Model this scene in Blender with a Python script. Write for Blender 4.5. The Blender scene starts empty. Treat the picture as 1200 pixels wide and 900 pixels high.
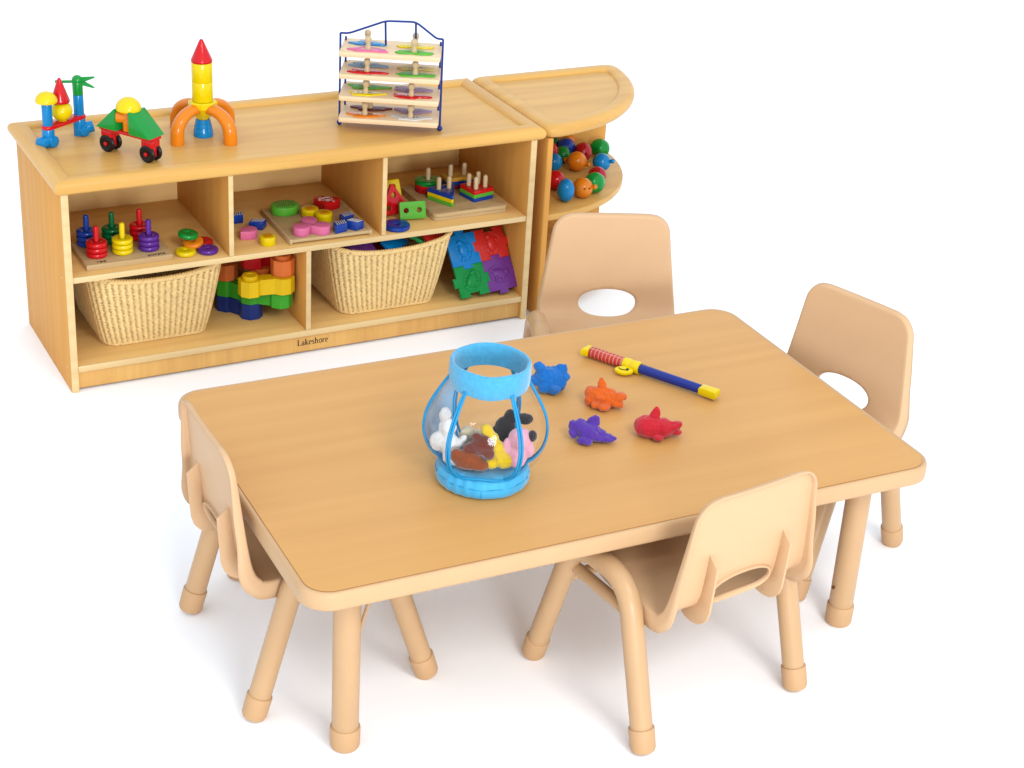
import bpy, bmesh, math, random
from mathutils import Matrix, Vector, Euler
random.seed(7)
PI = math.pi
SC = bpy.context.scene
COL = SC.collection
V = Vector

# ------------------------------------------------------------------ camera
cam_d = bpy.data.cameras.new('camera')
cam_d.sensor_width = 36
cam_d.lens = 2096.609 * 36 / 1200
cam_d.clip_start = 0.05
cam_d.clip_end = 500
cam = bpy.data.objects.new('camera', cam_d)
COL.objects.link(cam)
_R = V((0.99801604, 0.02840494, 0.05618841))
_U = V((-0.06296013, 0.45026244, 0.89067377))
_F = V((0, 0.89244434, -0.45115752))
m = Matrix.Identity(4)
for i in range(3):
    m[i][0] = _R[i]; m[i][1] = _U[i]; m[i][2] = -_F[i]
m[2][3] = 1.96997
cam.matrix_world = m
SC.camera = cam

# frames measured in the room: the table's centre and the shelf's front left foot
def frame(x, y, a):
    return Matrix.Translation((x, y, 0)) @ Matrix.Rotation(a, 4, 'Z')
TA, SA = 0.4806, 0.5031
TF = frame(0.0774, 2.9673, TA)
SF = frame(-1.0264, 3.703, SA)

# ------------------------------------------------------------------ materials
GAIN = 1.5
def lin(c):
    c = c / 255.0
    return c / 12.92 if c <= 0.04045 else ((c + 0.055) / 1.055) ** 2.4
def srgb(r, g, b, gain=None):
    k = (gain or GAIN) * 1.17
    return (lin(r) / k, lin(g) / k, lin(b) / k, 1)
def newmat(name):
    mt = bpy.data.materials.new(name)
    mt.use_nodes = True
    nt = mt.node_tree
    return mt, nt, nt.nodes, nt.links, nt.nodes['Principled BSDF']
def scale_c(c, k):
    return (c[0] * k, c[1] * k, c[2] * k, 1)

def wood(name, c, axis='x', contrast=0.16, rough=0.42, fig=1.0, seed=0.0, coat=0.05, spec=.2):
    mt, nt, N, L, P = newmat(name)
    tc = N.new('ShaderNodeTexCoord')
    def nz(lo, hi, sc, detail, dist):
        mp = N.new('ShaderNodeMapping')
        s = {'x': (lo, hi, hi), 'y': (hi, lo, hi), 'z': (hi, hi, lo)}[axis]
        mp.inputs['Scale'].default_value = s
        mp.inputs['Location'].default_value = (seed, seed * 1.7, seed * .6)
        L.new(tc.outputs['Object'], mp.inputs['Vector'])
        n = N.new('ShaderNodeTexNoise')
        n.inputs['Scale'].default_value = sc
        n.inputs['Detail'].default_value = detail
        n.inputs['Distortion'].default_value = dist
        L.new(mp.outputs['Vector'], n.inputs['Vector'])
        return n, mp
    a, _ = nz(1.3 * fig, 20 * fig, 1.0, 6, 1.0)
    b, _ = nz(5, 190, 1.0, 3, 0.3)
    mpw = N.new('ShaderNodeMapping')
    s = {'x': (.55, 7, 7), 'y': (7, .55, 7), 'z': (7, 7, .55)}[axis]
    mpw.inputs['Scale'].default_value = s
    mpw.inputs['Location'].default_value = (seed * .3, seed, seed)
    L.new(tc.outputs['Object'], mpw.inputs['Vector'])
    w = N.new('ShaderNodeTexWave')
    w.wave_type = 'RINGS'
    w.inputs['Scale'].default_value = 1.1
    w.inputs['Distortion'].default_value = 7
    w.inputs['Detail'].default_value = 3
    w.inputs['Detail Scale'].default_value = .9
    L.new(mpw.outputs['Vector'], w.inputs['Vector'])
    def mth(op, x, y):
        k = N.new('ShaderNodeMath'); k.operation = op
        for i, q in enumerate((x, y)):
            if isinstance(q, (int, float)): k.inputs[i].default_value = q
            else: L.new(q, k.inputs[i])
        return k.outputs[0]
    f = mth('ADD', mth('MULTIPLY', a.outputs['Fac'], .54), mth('MULTIPLY', b.outputs['Fac'], .30))
    f = mth('ADD', f, mth('MULTIPLY', w.outputs['Fac'], .16))
    ramp = N.new('ShaderNodeValToRGB')
    e = ramp.color_ramp.elements
    e[0].position = .30; e[1].position = .72
    k = contrast
    e[0].color = (c[0] * (1 - k * .8), c[1] * (1 - k * 1.15), c[2] * (1 - k * 1.5), 1)
    e[1].color = (min(c[0] * (1 + k * .55), .95), min(c[1] * (1 + k * .75), .95), c[2] * (1 + k * .9), 1)
    L.new(f, ramp.inputs['Fac'])
    L.new(ramp.outputs['Color'], P.inputs['Base Color'])
    P.inputs['Roughness'].default_value = rough
    P.inputs['Specular IOR Level'].default_value = spec
    P.inputs['Coat Weight'].default_value = coat
    P.inputs['Coat Roughness'].default_value = .22
    bp = N.new('ShaderNodeBump')
    bp.inputs['Strength'].default_value = .05
    bp.inputs['Distance'].default_value = .001
    L.new(b.outputs['Fac'], bp.inputs['Height'])
    L.new(bp.outputs['Normal'], P.inputs['Normal'])
    return mt

def plastic(name, c, rough=.3, var=.03, bump=0.0, bscale=300, spec=.22, vscale=25, sheen=0, metal=0):
    mt, nt, N, L, P = newmat(name)
    tc = N.new('ShaderNodeTexCoord')
    n = N.new('ShaderNodeTexNoise')
    n.inputs['Scale'].default_value = vscale
    n.inputs['Detail'].default_value = 4
    L.new(tc.outputs['Object'], n.inputs['Vector'])
    r = N.new('ShaderNodeValToRGB')
    r.color_ramp.elements[0].position = .3
    r.color_ramp.elements[1].position = .7
    r.color_ramp.elements[0].color = scale_c(c, 1 - var)
    r.color_ramp.elements[1].color = scale_c(c, 1 + var)
    L.new(n.outputs['Fac'], r.inputs['Fac'])
    L.new(r.outputs['Color'], P.inputs['Base Color'])
    P.inputs['Roughness'].default_value = rough
    P.inputs['Specular IOR Level'].default_value = spec
    P.inputs['Metallic'].default_value = metal
    if sheen:
        P.inputs['Sheen Weight'].default_value = sheen
        P.inputs['Sheen Roughness'].default_value = .5
    if bump:
        n2 = N.new('ShaderNodeTexNoise')
        n2.inputs['Scale'].default_value = bscale
        n2.inputs['Detail'].default_value = 3
        L.new(tc.outputs['Object'], n2.inputs['Vector'])
        bp = N.new('ShaderNodeBump')
        bp.inputs['Strength'].default_value = bump
        bp.inputs['Distance'].default_value = .002
        L.new(n2.outputs['Fac'], bp.inputs['Height'])
        L.new(bp.outputs['Normal'], P.inputs['Normal'])
    return mt

W_TOP = wood('tabletop_laminate', srgb(241, 180, 104, 1.42), 'x', .065, .4, 1.0, 3.1, coat=0, spec=.22)
MAPLE = srgb(234, 181, 98, 1.2)
W_X = wood('maple_along', MAPLE, 'x', .13, .38, 1.3, 1.3)
W_BACK = wood('maple_back', srgb(242, 200, 130, .94), 'x', .08, .45, 1.3, 7.3)  # lighter ply, its colour also raised to brighten the dim cubby backs
W_SHELF = wood('maple_shelf_brightened', srgb(238, 192, 118, 1.02), 'x', .10, .45, 1.3, 9.3)  # paler copy of the maple: extra light for the dark cubbies put into the colour
W_Y = wood('maple_across', MAPLE, 'y', .14, .38, 1.3, 4.7)
W_Z = wood('maple_upright', srgb(230, 166, 84, 1.13), 'z', .09, .5, 1.3, 2.2, coat=0, spec=.06)
W_EDGE = wood('maple_edge', srgb(242, 208, 150, 1.22), 'x', .1, .4, 2, .4)
W_KICK = wood('maple_kick', srgb(232, 180, 104, 1.14), 'z', .16, .4, 1.6, 8.2)
W_TOY = wood('toy_beech', srgb(235, 200, 146), 'x', .16, .5, 5, 5.5)
W_PEG = wood('peg_beech', srgb(240, 212, 165), 'z', .16, .5, 8, 6.5)
W_PUZ = wood('puzzle_ply', srgb(250, 218, 176, 1.15), 'x', .12, .5, 5, 2.5)
TAN = plastic('tan_shell_plastic', srgb(243, 197, 150, 1.45), .46, .012, .12, 900, .2)
TANB = plastic('tan_edge_band', srgb(242, 196, 146, 1.6), .45, .02, .05, 700, .2)
TANM = plastic('tan_painted_steel', srgb(242, 194, 142, 1.72), .34, .02, .05, 900, .3)
TANF = plastic('tan_foot_cap', srgb(238, 188, 136, 1.62), .55, .02, .04, 500, .3)
RED = plastic('red_gloss', srgb(222, 20, 30, 1.28), .14, spec=.32)
DKRED = plastic('dark_red_gloss', srgb(190, 20, 32, 1.28), .14, spec=.32)
YEL = plastic('yellow_gloss', srgb(250, 218, 0, 1.28), .14, spec=.32)
BLUE = plastic('sky_blue_gloss', srgb(0, 138, 205, 1.28), .14, spec=.32)
NAVY = plastic('navy_gloss', srgb(24, 66, 165, 1.28), .14, spec=.32)
GREEN = plastic('green_gloss', srgb(10, 155, 58, 1.28), .14, spec=.32)
LGREEN = plastic('light_green_paint', srgb(98, 190, 55, 1.28), .42)
ORANGE = plastic('orange_gloss', srgb(248, 140, 24, 1.28), .14, spec=.32)
PURPLE = plastic('purple_gloss', srgb(98, 42, 150, 1.28), .14, spec=.32)
PINK = plastic('pink_paint', srgb(240, 120, 165, 1.28), .45)
BLACK = plastic('black_gloss', srgb(32, 26, 26), .3)
BROWN = plastic('brown_paint', srgb(120, 62, 36), .4)
MAROON = plastic('maroon_paint', srgb(120, 30, 30), .4)
GOLD = plastic('gold_paint', srgb(212, 158, 56, 1.28), .4)
DGREEN = plastic('dark_green_gloss', srgb(0, 105, 52, 1.28), .14, spec=.32)
WHITEP = plastic('white_paint', srgb(245, 240, 235), .45)
LILAC = plastic('lilac_paint', srgb(190, 160, 205), .45)
INK = plastic('black_ink', srgb(62, 36, 18), .6)
WIRE = plastic('blue_wire', srgb(40, 62, 150), .35)
BKNAVY = plastic('block_navy', srgb(36, 60, 140, 1.28), .38)
BKGREEN = plastic('block_green', srgb(70, 185, 50, 1.28), .38)
BKYEL = plastic('block_yellow', srgb(252, 208, 10, 1.28), .38)
BKOR = plastic('block_orange', srgb(248, 130, 60, 1.28), .38)
BKRED = plastic('block_red', srgb(222, 28, 36, 1.28), .38)
TLBLUE = plastic('tile_blue', srgb(0, 142, 225, 1.28), .25)
TLRED = plastic('tile_red', srgb(232, 50, 42, 1.28), .25)
TLGREEN = plastic('tile_green', srgb(0, 158, 70, 1.28), .25)
TLPUR = plastic('tile_purple', srgb(130, 62, 160, 1.28), .25)
RATTAN = plastic('rattan', srgb(252, 216, 148, 1.1), .55, .10, .15, 200, .3, 90)
RATTANS = plastic('rattan_stake', srgb(236, 200, 136, 1.2), .55, .16, .1, 200, .3, 90)
FLEECE = plastic('blue_fleece', srgb(84, 184, 230, 1.4), .9, .08, .7, 330, .1, 120, .4)
SATIN = plastic('blue_satin', srgb(62, 178, 230, 1.3), .55, .08, .3, 60, .3, 30, .3)
PIPING = plastic('blue_piping', srgb(30, 155, 212, 1.3), .6, .08, .2, 400, .3, 60)
CLOTHB = plastic('cloth_blue', srgb(22, 118, 206), .85, .06, .35, 260, .1, 60, .3)
CLOTHO = plastic('cloth_orange', srgb(245, 108, 28), .85, .06, .35, 260, .1, 60, .3)
CLOTHP = plastic('cloth_purple', srgb(96, 58, 172), .85, .06, .35, 260, .1, 60, .3)
CLOTHR = plastic('cloth_red', srgb(228, 42, 58), .85, .06, .35, 260, .1, 60, .3)
PLBROWN = plastic('plush_brown', srgb(152, 76, 40), .9, .1, .5, 330, .1, 80, .4)
PLDARK = plastic('plush_dark_brown', srgb(118, 46, 26), .9, .1, .5, 330, .1, 80, .4)
PLYEL = plastic('plush_yellow', srgb(248, 208, 30), .9, .08, .5, 330, .1, 80, .4)
PLPINK = plastic('plush_pink', srgb(250, 180, 200), .9, .06, .5, 330, .1, 80, .4)
PLWHITE = plastic('plush_white', srgb(246, 244, 242), .9, .04, .5, 330, .1, 80, .4)
PLCREAM = plastic('plush_cream', srgb(244, 226, 190), .9, .04, .5, 330, .1, 80, .4)
PLBLACK = plastic('plush_black', srgb(44, 38, 38), .9, .1, .5, 330, .1, 80, .3)

def grip_mat():
    mt, nt, N, L, P = newmat('red_checked_grip')
    tc = N.new('ShaderNodeTexCoord')
    mp = N.new('ShaderNodeMapping'); mp.inputs['Scale'].default_value = (1, 1, 1)
    L.new(tc.outputs['Object'], mp.inputs['Vector'])
    cols = []
    for ax, s in (('X', 36), ('Y', 36)):
        w = N.new('ShaderNodeTexWave'); w.bands_direction = ax
        w.inputs['Scale'].default_value = s
        L.new(mp.outputs['Vector'], w.inputs['Vector'])
        g = N.new('ShaderNodeMath'); g.operation = 'GREATER_THAN'; g.inputs[1].default_value = .86
        L.new(w.outputs['Fac'], g.inputs[0]); cols.append(g.outputs[0])
    mx = N.new('ShaderNodeMath'); mx.operation = 'MAXIMUM'
    L.new(cols[0], mx.inputs[0]); L.new(cols[1], mx.inputs[1])
    r = N.new('ShaderNodeValToRGB')
    r.color_ramp.elements[0].color = srgb(222, 52, 42)
    r.color_ramp.elements[1].color = srgb(240, 158, 132)
    L.new(mx.outputs[0], r.inputs['Fac'])
    L.new(r.outputs['Color'], P.inputs['Base Color'])
    P.inputs['Roughness'].default_value = .5
    return mt
GRIP = grip_mat()

def vinyl(name, tint=(1, 1, 1, 1), dens=0.0):
    mt, nt, N, L, P = newmat(name)
    out = N['Material Output']
    tr = N.new('ShaderNodeBsdfTransparent'); tr.inputs['Color'].default_value = (.985, .99, .992, 1)
    P.inputs['Base Color'].default_value = tint
    P.inputs['Roughness'].default_value = .08
    gl = N.new('ShaderNodeBsdfGlossy'); gl.inputs['Roughness'].default_value = .06
    fl = N.new('ShaderNodeLayerWeight'); pw = N.new('ShaderNodeMath'); pw.operation = 'POWER'; pw.inputs[1].default_value = 3.0
    fr = N.new('ShaderNodeMath'); fr.operation = 'MULTIPLY_ADD'; fr.inputs[1].default_value = .2; fr.inputs[2].default_value = .022
    L.new(fl.outputs['Facing'], pw.inputs[0]); L.new(pw.outputs[0], fr.inputs[0])
    tc = N.new('ShaderNodeTexCoord')
    n = N.new('ShaderNodeTexNoise'); n.inputs['Scale'].default_value = 28; n.inputs['Detail'].default_value = 2
    L.new(tc.outputs['Object'], n.inputs['Vector'])
    bp = N.new('ShaderNodeBump'); bp.inputs['Strength'].default_value = .35; bp.inputs['Distance'].default_value = .004
    L.new(n.outputs['Fac'], bp.inputs['Height'])
    L.new(bp.outputs['Normal'], gl.inputs['Normal']); L.new(bp.outputs['Normal'], fl.inputs['Normal'])
    mx = N.new('ShaderNodeMixShader')
    L.new(fr.outputs[0], mx.inputs[0]); L.new(tr.outputs[0], mx.inputs[1]); L.new(gl.outputs[0], mx.inputs[2])
    if dens > 0:
        L.new(bp.outputs['Normal'], P.inputs['Normal'])
        m2 = N.new('ShaderNodeMixShader'); m2.inputs[0].default_value = dens
        L.new(mx.outputs[0], m2.inputs[1]); L.new(P.outputs[0], m2.inputs[2])
        L.new(m2.outputs[0], out.inputs['Surface'])
    else:
        L.new(mx.outputs[0], out.inputs['Surface'])
    return mt
CLEAR = vinyl('clear_vinyl')
PALEBLUE = vinyl('pale_blue_vinyl', srgb(160, 212, 248), .85)

# ------------------------------------------------------------------ mesh helpers
class G:
    """collects shapes into one mesh"""
    def __init__(s): s.bm = bmesh.new()
    def _add(s, t, M=None):
        if M is not None: bmesh.ops.transform(t, matrix=M, verts=t.verts)
        bmesh.ops.recalc_face_normals(t, faces=t.faces)
        me = bpy.data.meshes.new('t'); t.to_mesh(me); t.free()
        s.bm.from_mesh(me); bpy.data.meshes.remove(me)
        return s
    def box(s, x0, x1, y0, y1, z0, z1, bev=.0012, seg=2, M=None):
        t = bmesh.new()
        bmesh.ops.create_cube(t, size=1)
        for v in t.verts:
            v.co = V((x0 if v.co.x < 0 else x1, y0 if v.co.y < 0 else y1, z0 if v.co.z < 0 else z1))
        if bev: bmesh.ops.bevel(t, geom=list(t.edges), offset=bev, segments=seg, profile=.5, affect='EDGES')
        return s._add(t, M)
    def lathe(s, prof, n=40, M=None, c=(0, 0, 0)):
        t = bmesh.new(); rings = []
        for r, z in prof:
            if r < 1e-6: rings.append([t.verts.new((c[0], c[1], c[2] + z))])
            else: rings.append([t.verts.new((c[0] + r * math.cos(2 * PI * i / n), c[1] + r * math.sin(2 * PI * i / n), c[2] + z)) for i in range(n)])
        for a, b in zip(rings, rings[1:]):
            for i in range(n):
                j = (i + 1) % n
                if len(a) == 1 and len(b) == 1: continue
                if len(a) == 1: t.faces.new((a[0], b[j], b[i]))
                elif len(b) == 1: t.faces.new((a[i], a[j], b[0]))
                else: t.faces.new((a[i], a[j], b[j], b[i]))
        return s._add(t, M)
    def cyl(s, r, z0, z1, c=(0, 0), bev=.001, n=32, M=None, r2=None):
        r2 = r if r2 is None else r2
        b = min(bev, r * .4, r2 * .4, abs(z1 - z0) * .4)
        return s.lathe([(0, z0), (r - b, z0), (r - b * .3, z0 + b * .3), (r, z0 + b), (r2, z1 - b), (r2 - b * .3, z1 - b * .3), (r2 - b, z1), (0, z1)], n, M, (c[0], c[1], 0))
    def tube(s, path, r, n=14, closed=False, M=None, cap=True):
        path = [V(q) for q in path]; k = len(path); t = bmesh.new(); rings = []
        rad = r if isinstance(r, (list, tuple)) else [r] * k
        pn = None
        for i in range(k):
            a = path[(i - 1) % k] if (closed or i > 0) else path[i]
            b = path[(i + 1) % k] if (closed or i < k - 1) else path[i]
            d = (b - a).normalized()
            if pn is None:
                ref = V((0, 0, 1)) if abs(d.z) < .9 else V((1, 0, 0))
                pn = (ref - d * ref.dot(d)).normalized()
            else:
                pn = (pn - d * pn.dot(d)).normalized()
            bn = d.cross(pn)
            rings.append([t.verts.new(path[i] + (pn * math.cos(2 * PI * j / n) + bn * math.sin(2 * PI * j / n)) * rad[i]) for j in range(n)])
        for i in range(k if closed else k - 1):
            A, B = rings[i], rings[(i + 1) % k]
            for j in range(n):
                t.faces.new((A[j], A[(j + 1) % n], B[(j + 1) % n], B[j]))
        if cap and not closed:
            t.faces.new(rings[0]); t.faces.new(list(reversed(rings[-1])))
        return s._add(t, M)
    def sphere(s, c, r, M=None, n=24, R=None, taper=False):
        t = bmesh.new(); bmesh.ops.create_uvsphere(t, u_segments=n, v_segments=max(8, n * 2 // 3), radius=1)
        if taper:
            for v in t.verts:
                k = 1.15 - .42 * (v.co.z + 1) / 2
                v.co.x *= k; v.co.y *= k
        rr = r if isinstance(r, (tuple, list)) else (r, r, r)
        X = Matrix.Translation(c) @ (R or Matrix.Identity(4)) @ Matrix.Diagonal((*rr, 1))
        bmesh.ops.transform(t, matrix=X, verts=t.verts)
        return s._add(t, M)
    def prism(s, pts, z0, z1, bev=.001, holes=(), M=None, seg=2):
        t = bmesh.new()
        loops = [list(pts)] + [list(h) for h in holes]
        eds = []
        for lp in loops:
            vs = [t.verts.new((x, y, z0)) for x, y in lp]
            eds += [t.edges.new((vs[i], vs[(i + 1) % len(vs)])) for i in range(len(vs))]
        if holes: bmesh.ops.triangle_fill(t, edges=eds, use_beauty=True)
        else: t.faces.new([v for v in t.verts])
        r = bmesh.ops.extrude_face_region(t, geom=list(t.faces))
        up = [g for g in r['geom'] if isinstance(g, bmesh.types.BMVert)]
        for v in up: v.co.z = z1
        bmesh.ops.recalc_face_normals(t, faces=t.faces)
        if bev:
            hor = []
            for e in t.edges:
                if abs(e.verts[0].co.z - e.verts[1].co.z) < 1e-7 and len(e.link_faces) == 2:
                    if abs(e.link_faces[0].normal.dot(e.link_faces[1].normal)) < .5: hor.append(e)
            bmesh.ops.bevel(t, geom=hor, offset=bev, segments=seg, profile=.5, affect='EDGES')
        return s._add(t, M)
    def done(s, name, mat, parent=None, ang=35, recalc=False):
        if recalc: bmesh.ops.recalc_face_normals(s.bm, faces=s.bm.faces)
        lim = math.radians(ang)
        for f in s.bm.faces: f.smooth = True
        for e in s.bm.edges:
            if len(e.link_faces) == 2 and e.calc_face_angle(0) > lim: e.smooth = False
        me = bpy.data.meshes.new(name); s.bm.to_mesh(me); s.bm.free()
        me.materials.append(mat)
        o = bpy.data.objects.new(name, me); COL.objects.link(o)
        if parent is not None: o.parent = parent
        return o

def bake(o):
    """apply the object's modifiers into its mesh"""
    dg = bpy.context.evaluated_depsgraph_get(); dg.update()
    me = bpy.data.meshes.new_from_object(o.evaluated_get(dg))
    old = o.data; o.modifiers.clear(); o.data = me; me.name = o.name
    if old.users == 0: bpy.data.meshes.remove(old)
    for f in me.polygons: f.use_smooth = True
    return o

CREASE = bpy.data.textures.new('crease', 'CLOUDS'); CREASE.noise_scale = .011; CREASE.noise_depth = 2
def blob(name, parts, mat, parent=None, voxel=.0022, smooth=4, crease=.0):
    """sewn or moulded soft body: overlapping lumps fused into one skin"""
    g = G()
    for q in parts:
        c, r = q[0], q[1]
        R = Euler([math.radians(a) for a in q[2]]).to_matrix().to_4x4() if len(q) > 2 else None
        g.sphere(c, r, R=R, n=20, taper=len(q) > 3)
    o = g.done(name, mat, parent)
    md = o.modifiers.new('r', 'REMESH'); md.mode = 'VOXEL'; md.voxel_size = voxel
    ms = o.modifiers.new('s', 'SMOOTH'); ms.iterations = smooth; ms.factor = .5
    if crease:
        dm = o.modifiers.new('d', 'DISPLACE'); dm.texture = CREASE; dm.strength = crease; dm.mid_level = .5; dm.texture_coords = 'GLOBAL'
    return bake(o)

def tag(o, label, cat, group=None):
    o['label'] = label; o['category'] = cat
    if group: o['group'] = group
    return o
def put(o, F, p, yaw=0, world=False, tilt=(0, 0)):
    q = F @ V(p)
    a = yaw if world else yaw + F.to_euler().z
    o.matrix_world = Matrix.Translation(q) @ Matrix.Rotation(a, 4, 'Z') @ Euler((tilt[0], tilt[1], 0)).to_matrix().to_4x4()
    return o
def thing(name, label, cat, F, p, yaw=0, group=None, world=False, tilt=(0, 0)):
    o = bpy.data.objects.new(name, None); COL.objects.link(o)
    o.empty_display_size = .02
    tag(o, label, cat, group)
    return put(o, F, p, yaw, world, tilt)
def dup(root, label, F, p, yaw=0, **k):
    def cp(o, par):
        c = o.copy(); COL.objects.link(c)
        c.parent = par
        c.matrix_basis = o.matrix_basis.copy()
        for ch in o.children: cp(ch, c)
        return c
    r = cp(root, None); r['label'] = label
    return put(r, F, p, yaw, **k)
def rrect(x0, x1, y0, y1, r, n=6):
    pts = []
    for cx, cy, a in ((x1 - r, y1 - r, 0), (x0 + r, y1 - r, 90), (x0 + r, y0 + r, 180), (x1 - r, y0 + r, 270)):
        for i in range(n + 1):
            t = math.radians(a + 90 * i / n)
            pts.append((cx + r * math.cos(t), cy + r * math.sin(t)))
    return pts
def circ(cx, cy, r, n=28, ry=None):
    return [(cx + r * math.cos(2 * PI * i / n), cy + (ry or r) * math.sin(2 * PI * i / n)) for i in range(n)]
def fillet(path, r, n=8):
    path = [V(q) for q in path]; out = [path[0]]
    for i in range(1, len(path) - 1):
        a, b, c = path[i - 1], path[i], path[i + 1]
        u, v = (a - b), (c - b)
        rr = min(r, u.length * .49, v.length * .49)
        p0, p1 = b + u.normalized() * rr, b + v.normalized() * rr
        for k in range(n + 1):
            t = k / n
            out.append(p0 * (1 - t) ** 2 + b * 2 * t * (1 - t) + p1 * t * t)
    out.append(path[-1]); return out
def lettering(text, size, mat, parent, M, name='lettering', bold=.0, serif=True, align='CENTER'):
    cu = bpy.data.curves.new('txt', 'FONT'); cu.body = text; cu.size = size
    cu.extrude = size * .012; cu.offset = bold * size; cu.align_x = align; cu.align_y = 'CENTER'
    cu.space_character = 1.06
    to = bpy.data.objects.new('txt', cu); COL.objects.link(to)
    dg = bpy.context.evaluated_depsgraph_get(); dg.update()
    me = bpy.data.meshes.new_from_object(to.evaluated_get(dg))
    bpy.data.objects.remove(to)
    me.transform(M); me.name = name
    me.materials.clear(); me.materials.append(mat)
    o = bpy.data.objects.new(name, me); COL.objects.link(o); o.parent = parent
    return o
def serif_word(parent, M, xh, mat):
    """the maker's name in a heavy old style serif face: pen strokes with slab feet"""
    K, T = .115, .05          # thick and thin half widths, in x-heights
    def arc(cx, cy, rx, ry, a0, a1, n=14): return [(cx + rx * math.cos(math.radians(a0 + (a1 - a0) * i / n)), cy + ry * math.sin(math.radians(a0 + (a1 - a0) * i / n))) for i in range(n + 1)]
    def sl(x, y, w=.2): return ([(x - w, y), (x + w, y)], .045)
    gl = {
        'L': (1.0, [([(.2, 0), (.2, 1.45)], K * 1.1), sl(.2, 1.42, .22), ([(0, .04), (.82, .04), (.88, .34)], T)]),
        'a': (.85, [([(.6, 0), (.6, .66)], K), (arc(.36, .66, .24, .28, 0, 160), T * 1.3), (arc(.34, .26, .24, .25, 90, 320), K * .8), ([(.34, .5), (.6, .56)], T), sl(.66, .03, .12)]),
        'k': (.95, [([(.2, 0), (.2, 1.5)], K), sl(.2, .03), sl(.12, 1.46, .12), ([(.26, .46), (.66, .95)], T), ([(.36, .56), (.74, .03)], K * .9), sl(.7, .95, .16), sl(.76, .03, .16)]),
        'e': (.82, [(arc(.4, .48, .31, .46, 5, 300), K * .75), ([(.12, .52), (.70, .52)], T)]),
        's': (.68, [(arc(.31, .72, .2, .22, 30, 270) + arc(.31, .25, .22, .24, 90, -150), K * .72)]),
        'h': (1.0, [([(.2, 0), (.2, 1.5)], K), sl(.2, .03), sl(.12, 1.46, .12), (arc(.46, .64, .26, .3, 170, 0) + [(.72, 0)], K * .85), sl(.72, .03)]),
        'o': (.88, [(arc(.42, .48, .32, .46, 0, 360, 24), K * .75)]),
        'r': (.70, [([(.2, 0), (.2, .95)], K), sl(.2, .03), sl(.12, .93, .12), (arc(.46, .62, .26, .32, 170, 50), K * .7)]),
    }
    word = 'Lakeshore'; tot = sum(gl[c][0] for c in word) + .3; x = -tot / 2
    g = G()
    for c in word:
        wd, st = gl[c]
        for path, r in st:
            t = bmesh.new(); r = r * xh
            P = [V(((x + px) * xh, py * xh, 0)) for px, py in path]
            lo, hi = [], []
            for i in range(len(P)):
                d = (P[min(i + 1, len(P) - 1)] - P[max(i - 1, 0)]).normalized(); nn = V((-d.y, d.x, 0)) * r
                lo.append(t.verts.new(P[i] - nn)); hi.append(t.verts.new(P[i] + nn))
            for i in range(len(P) - 1): t.faces.new((lo[i], lo[i + 1], hi[i + 1], hi[i]))
            g._add(t, M)
        x += wd
    for cy in (1.35,):
        g.prism([((x + .02 + .07 * math.cos(q)) * xh, (cy + .07 * math.sin(q)) * xh) for q in [2 * PI * i / 10 for i in range(10)]], 0, .0001, 0, M=M)
    return g.done('lettering', mat, parent)
RX = lambda d: Matrix.Rotation(math.radians(d), 4, 'X')
RY = lambda d: Matrix.Rotation(math.radians(d), 4, 'Y')
RZ = lambda d: Matrix.Rotation(math.radians(d), 4, 'Z')
TR = lambda x, y, z: Matrix.Translation((x, y, z))

# ------------------------------------------------------------------ floor
def floor():
    mt, nt, N, L, P = newmat('white_studio_floor')
    tc = N.new('ShaderNodeTexCoord'); n = N.new('ShaderNodeTexNoise')
    n.inputs['Scale'].default_value = 3; L.new(tc.outputs['Object'], n.inputs['Vector'])
    r = N.new('ShaderNodeValToRGB')
    r.color_ramp.elements[0].color = (.93, .93, .935, 1); r.color_ramp.elements[1].color = (.95, .95, .955, 1)
    L.new(n.outputs['Fac'], r.inputs['Fac']); L.new(r.outputs['Color'], P.inputs['Base Color'])
    P.inputs['Roughness'].default_value = .9; P.inputs['Specular IOR Level'].default_value = .1
    g = G(); t = bmesh.new()
    vs = [t.verts.new(q) for q in ((-60, -60, 0), (60, -60, 0), (60, 60, 0), (-60, 60, 0))]
    t.faces.new(vs); g._add(t)
    o = g.done('floor', mt)
    o['kind'] = 'structure'; o['label'] = 'plain white studio floor under the furniture'
floor()

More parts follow.
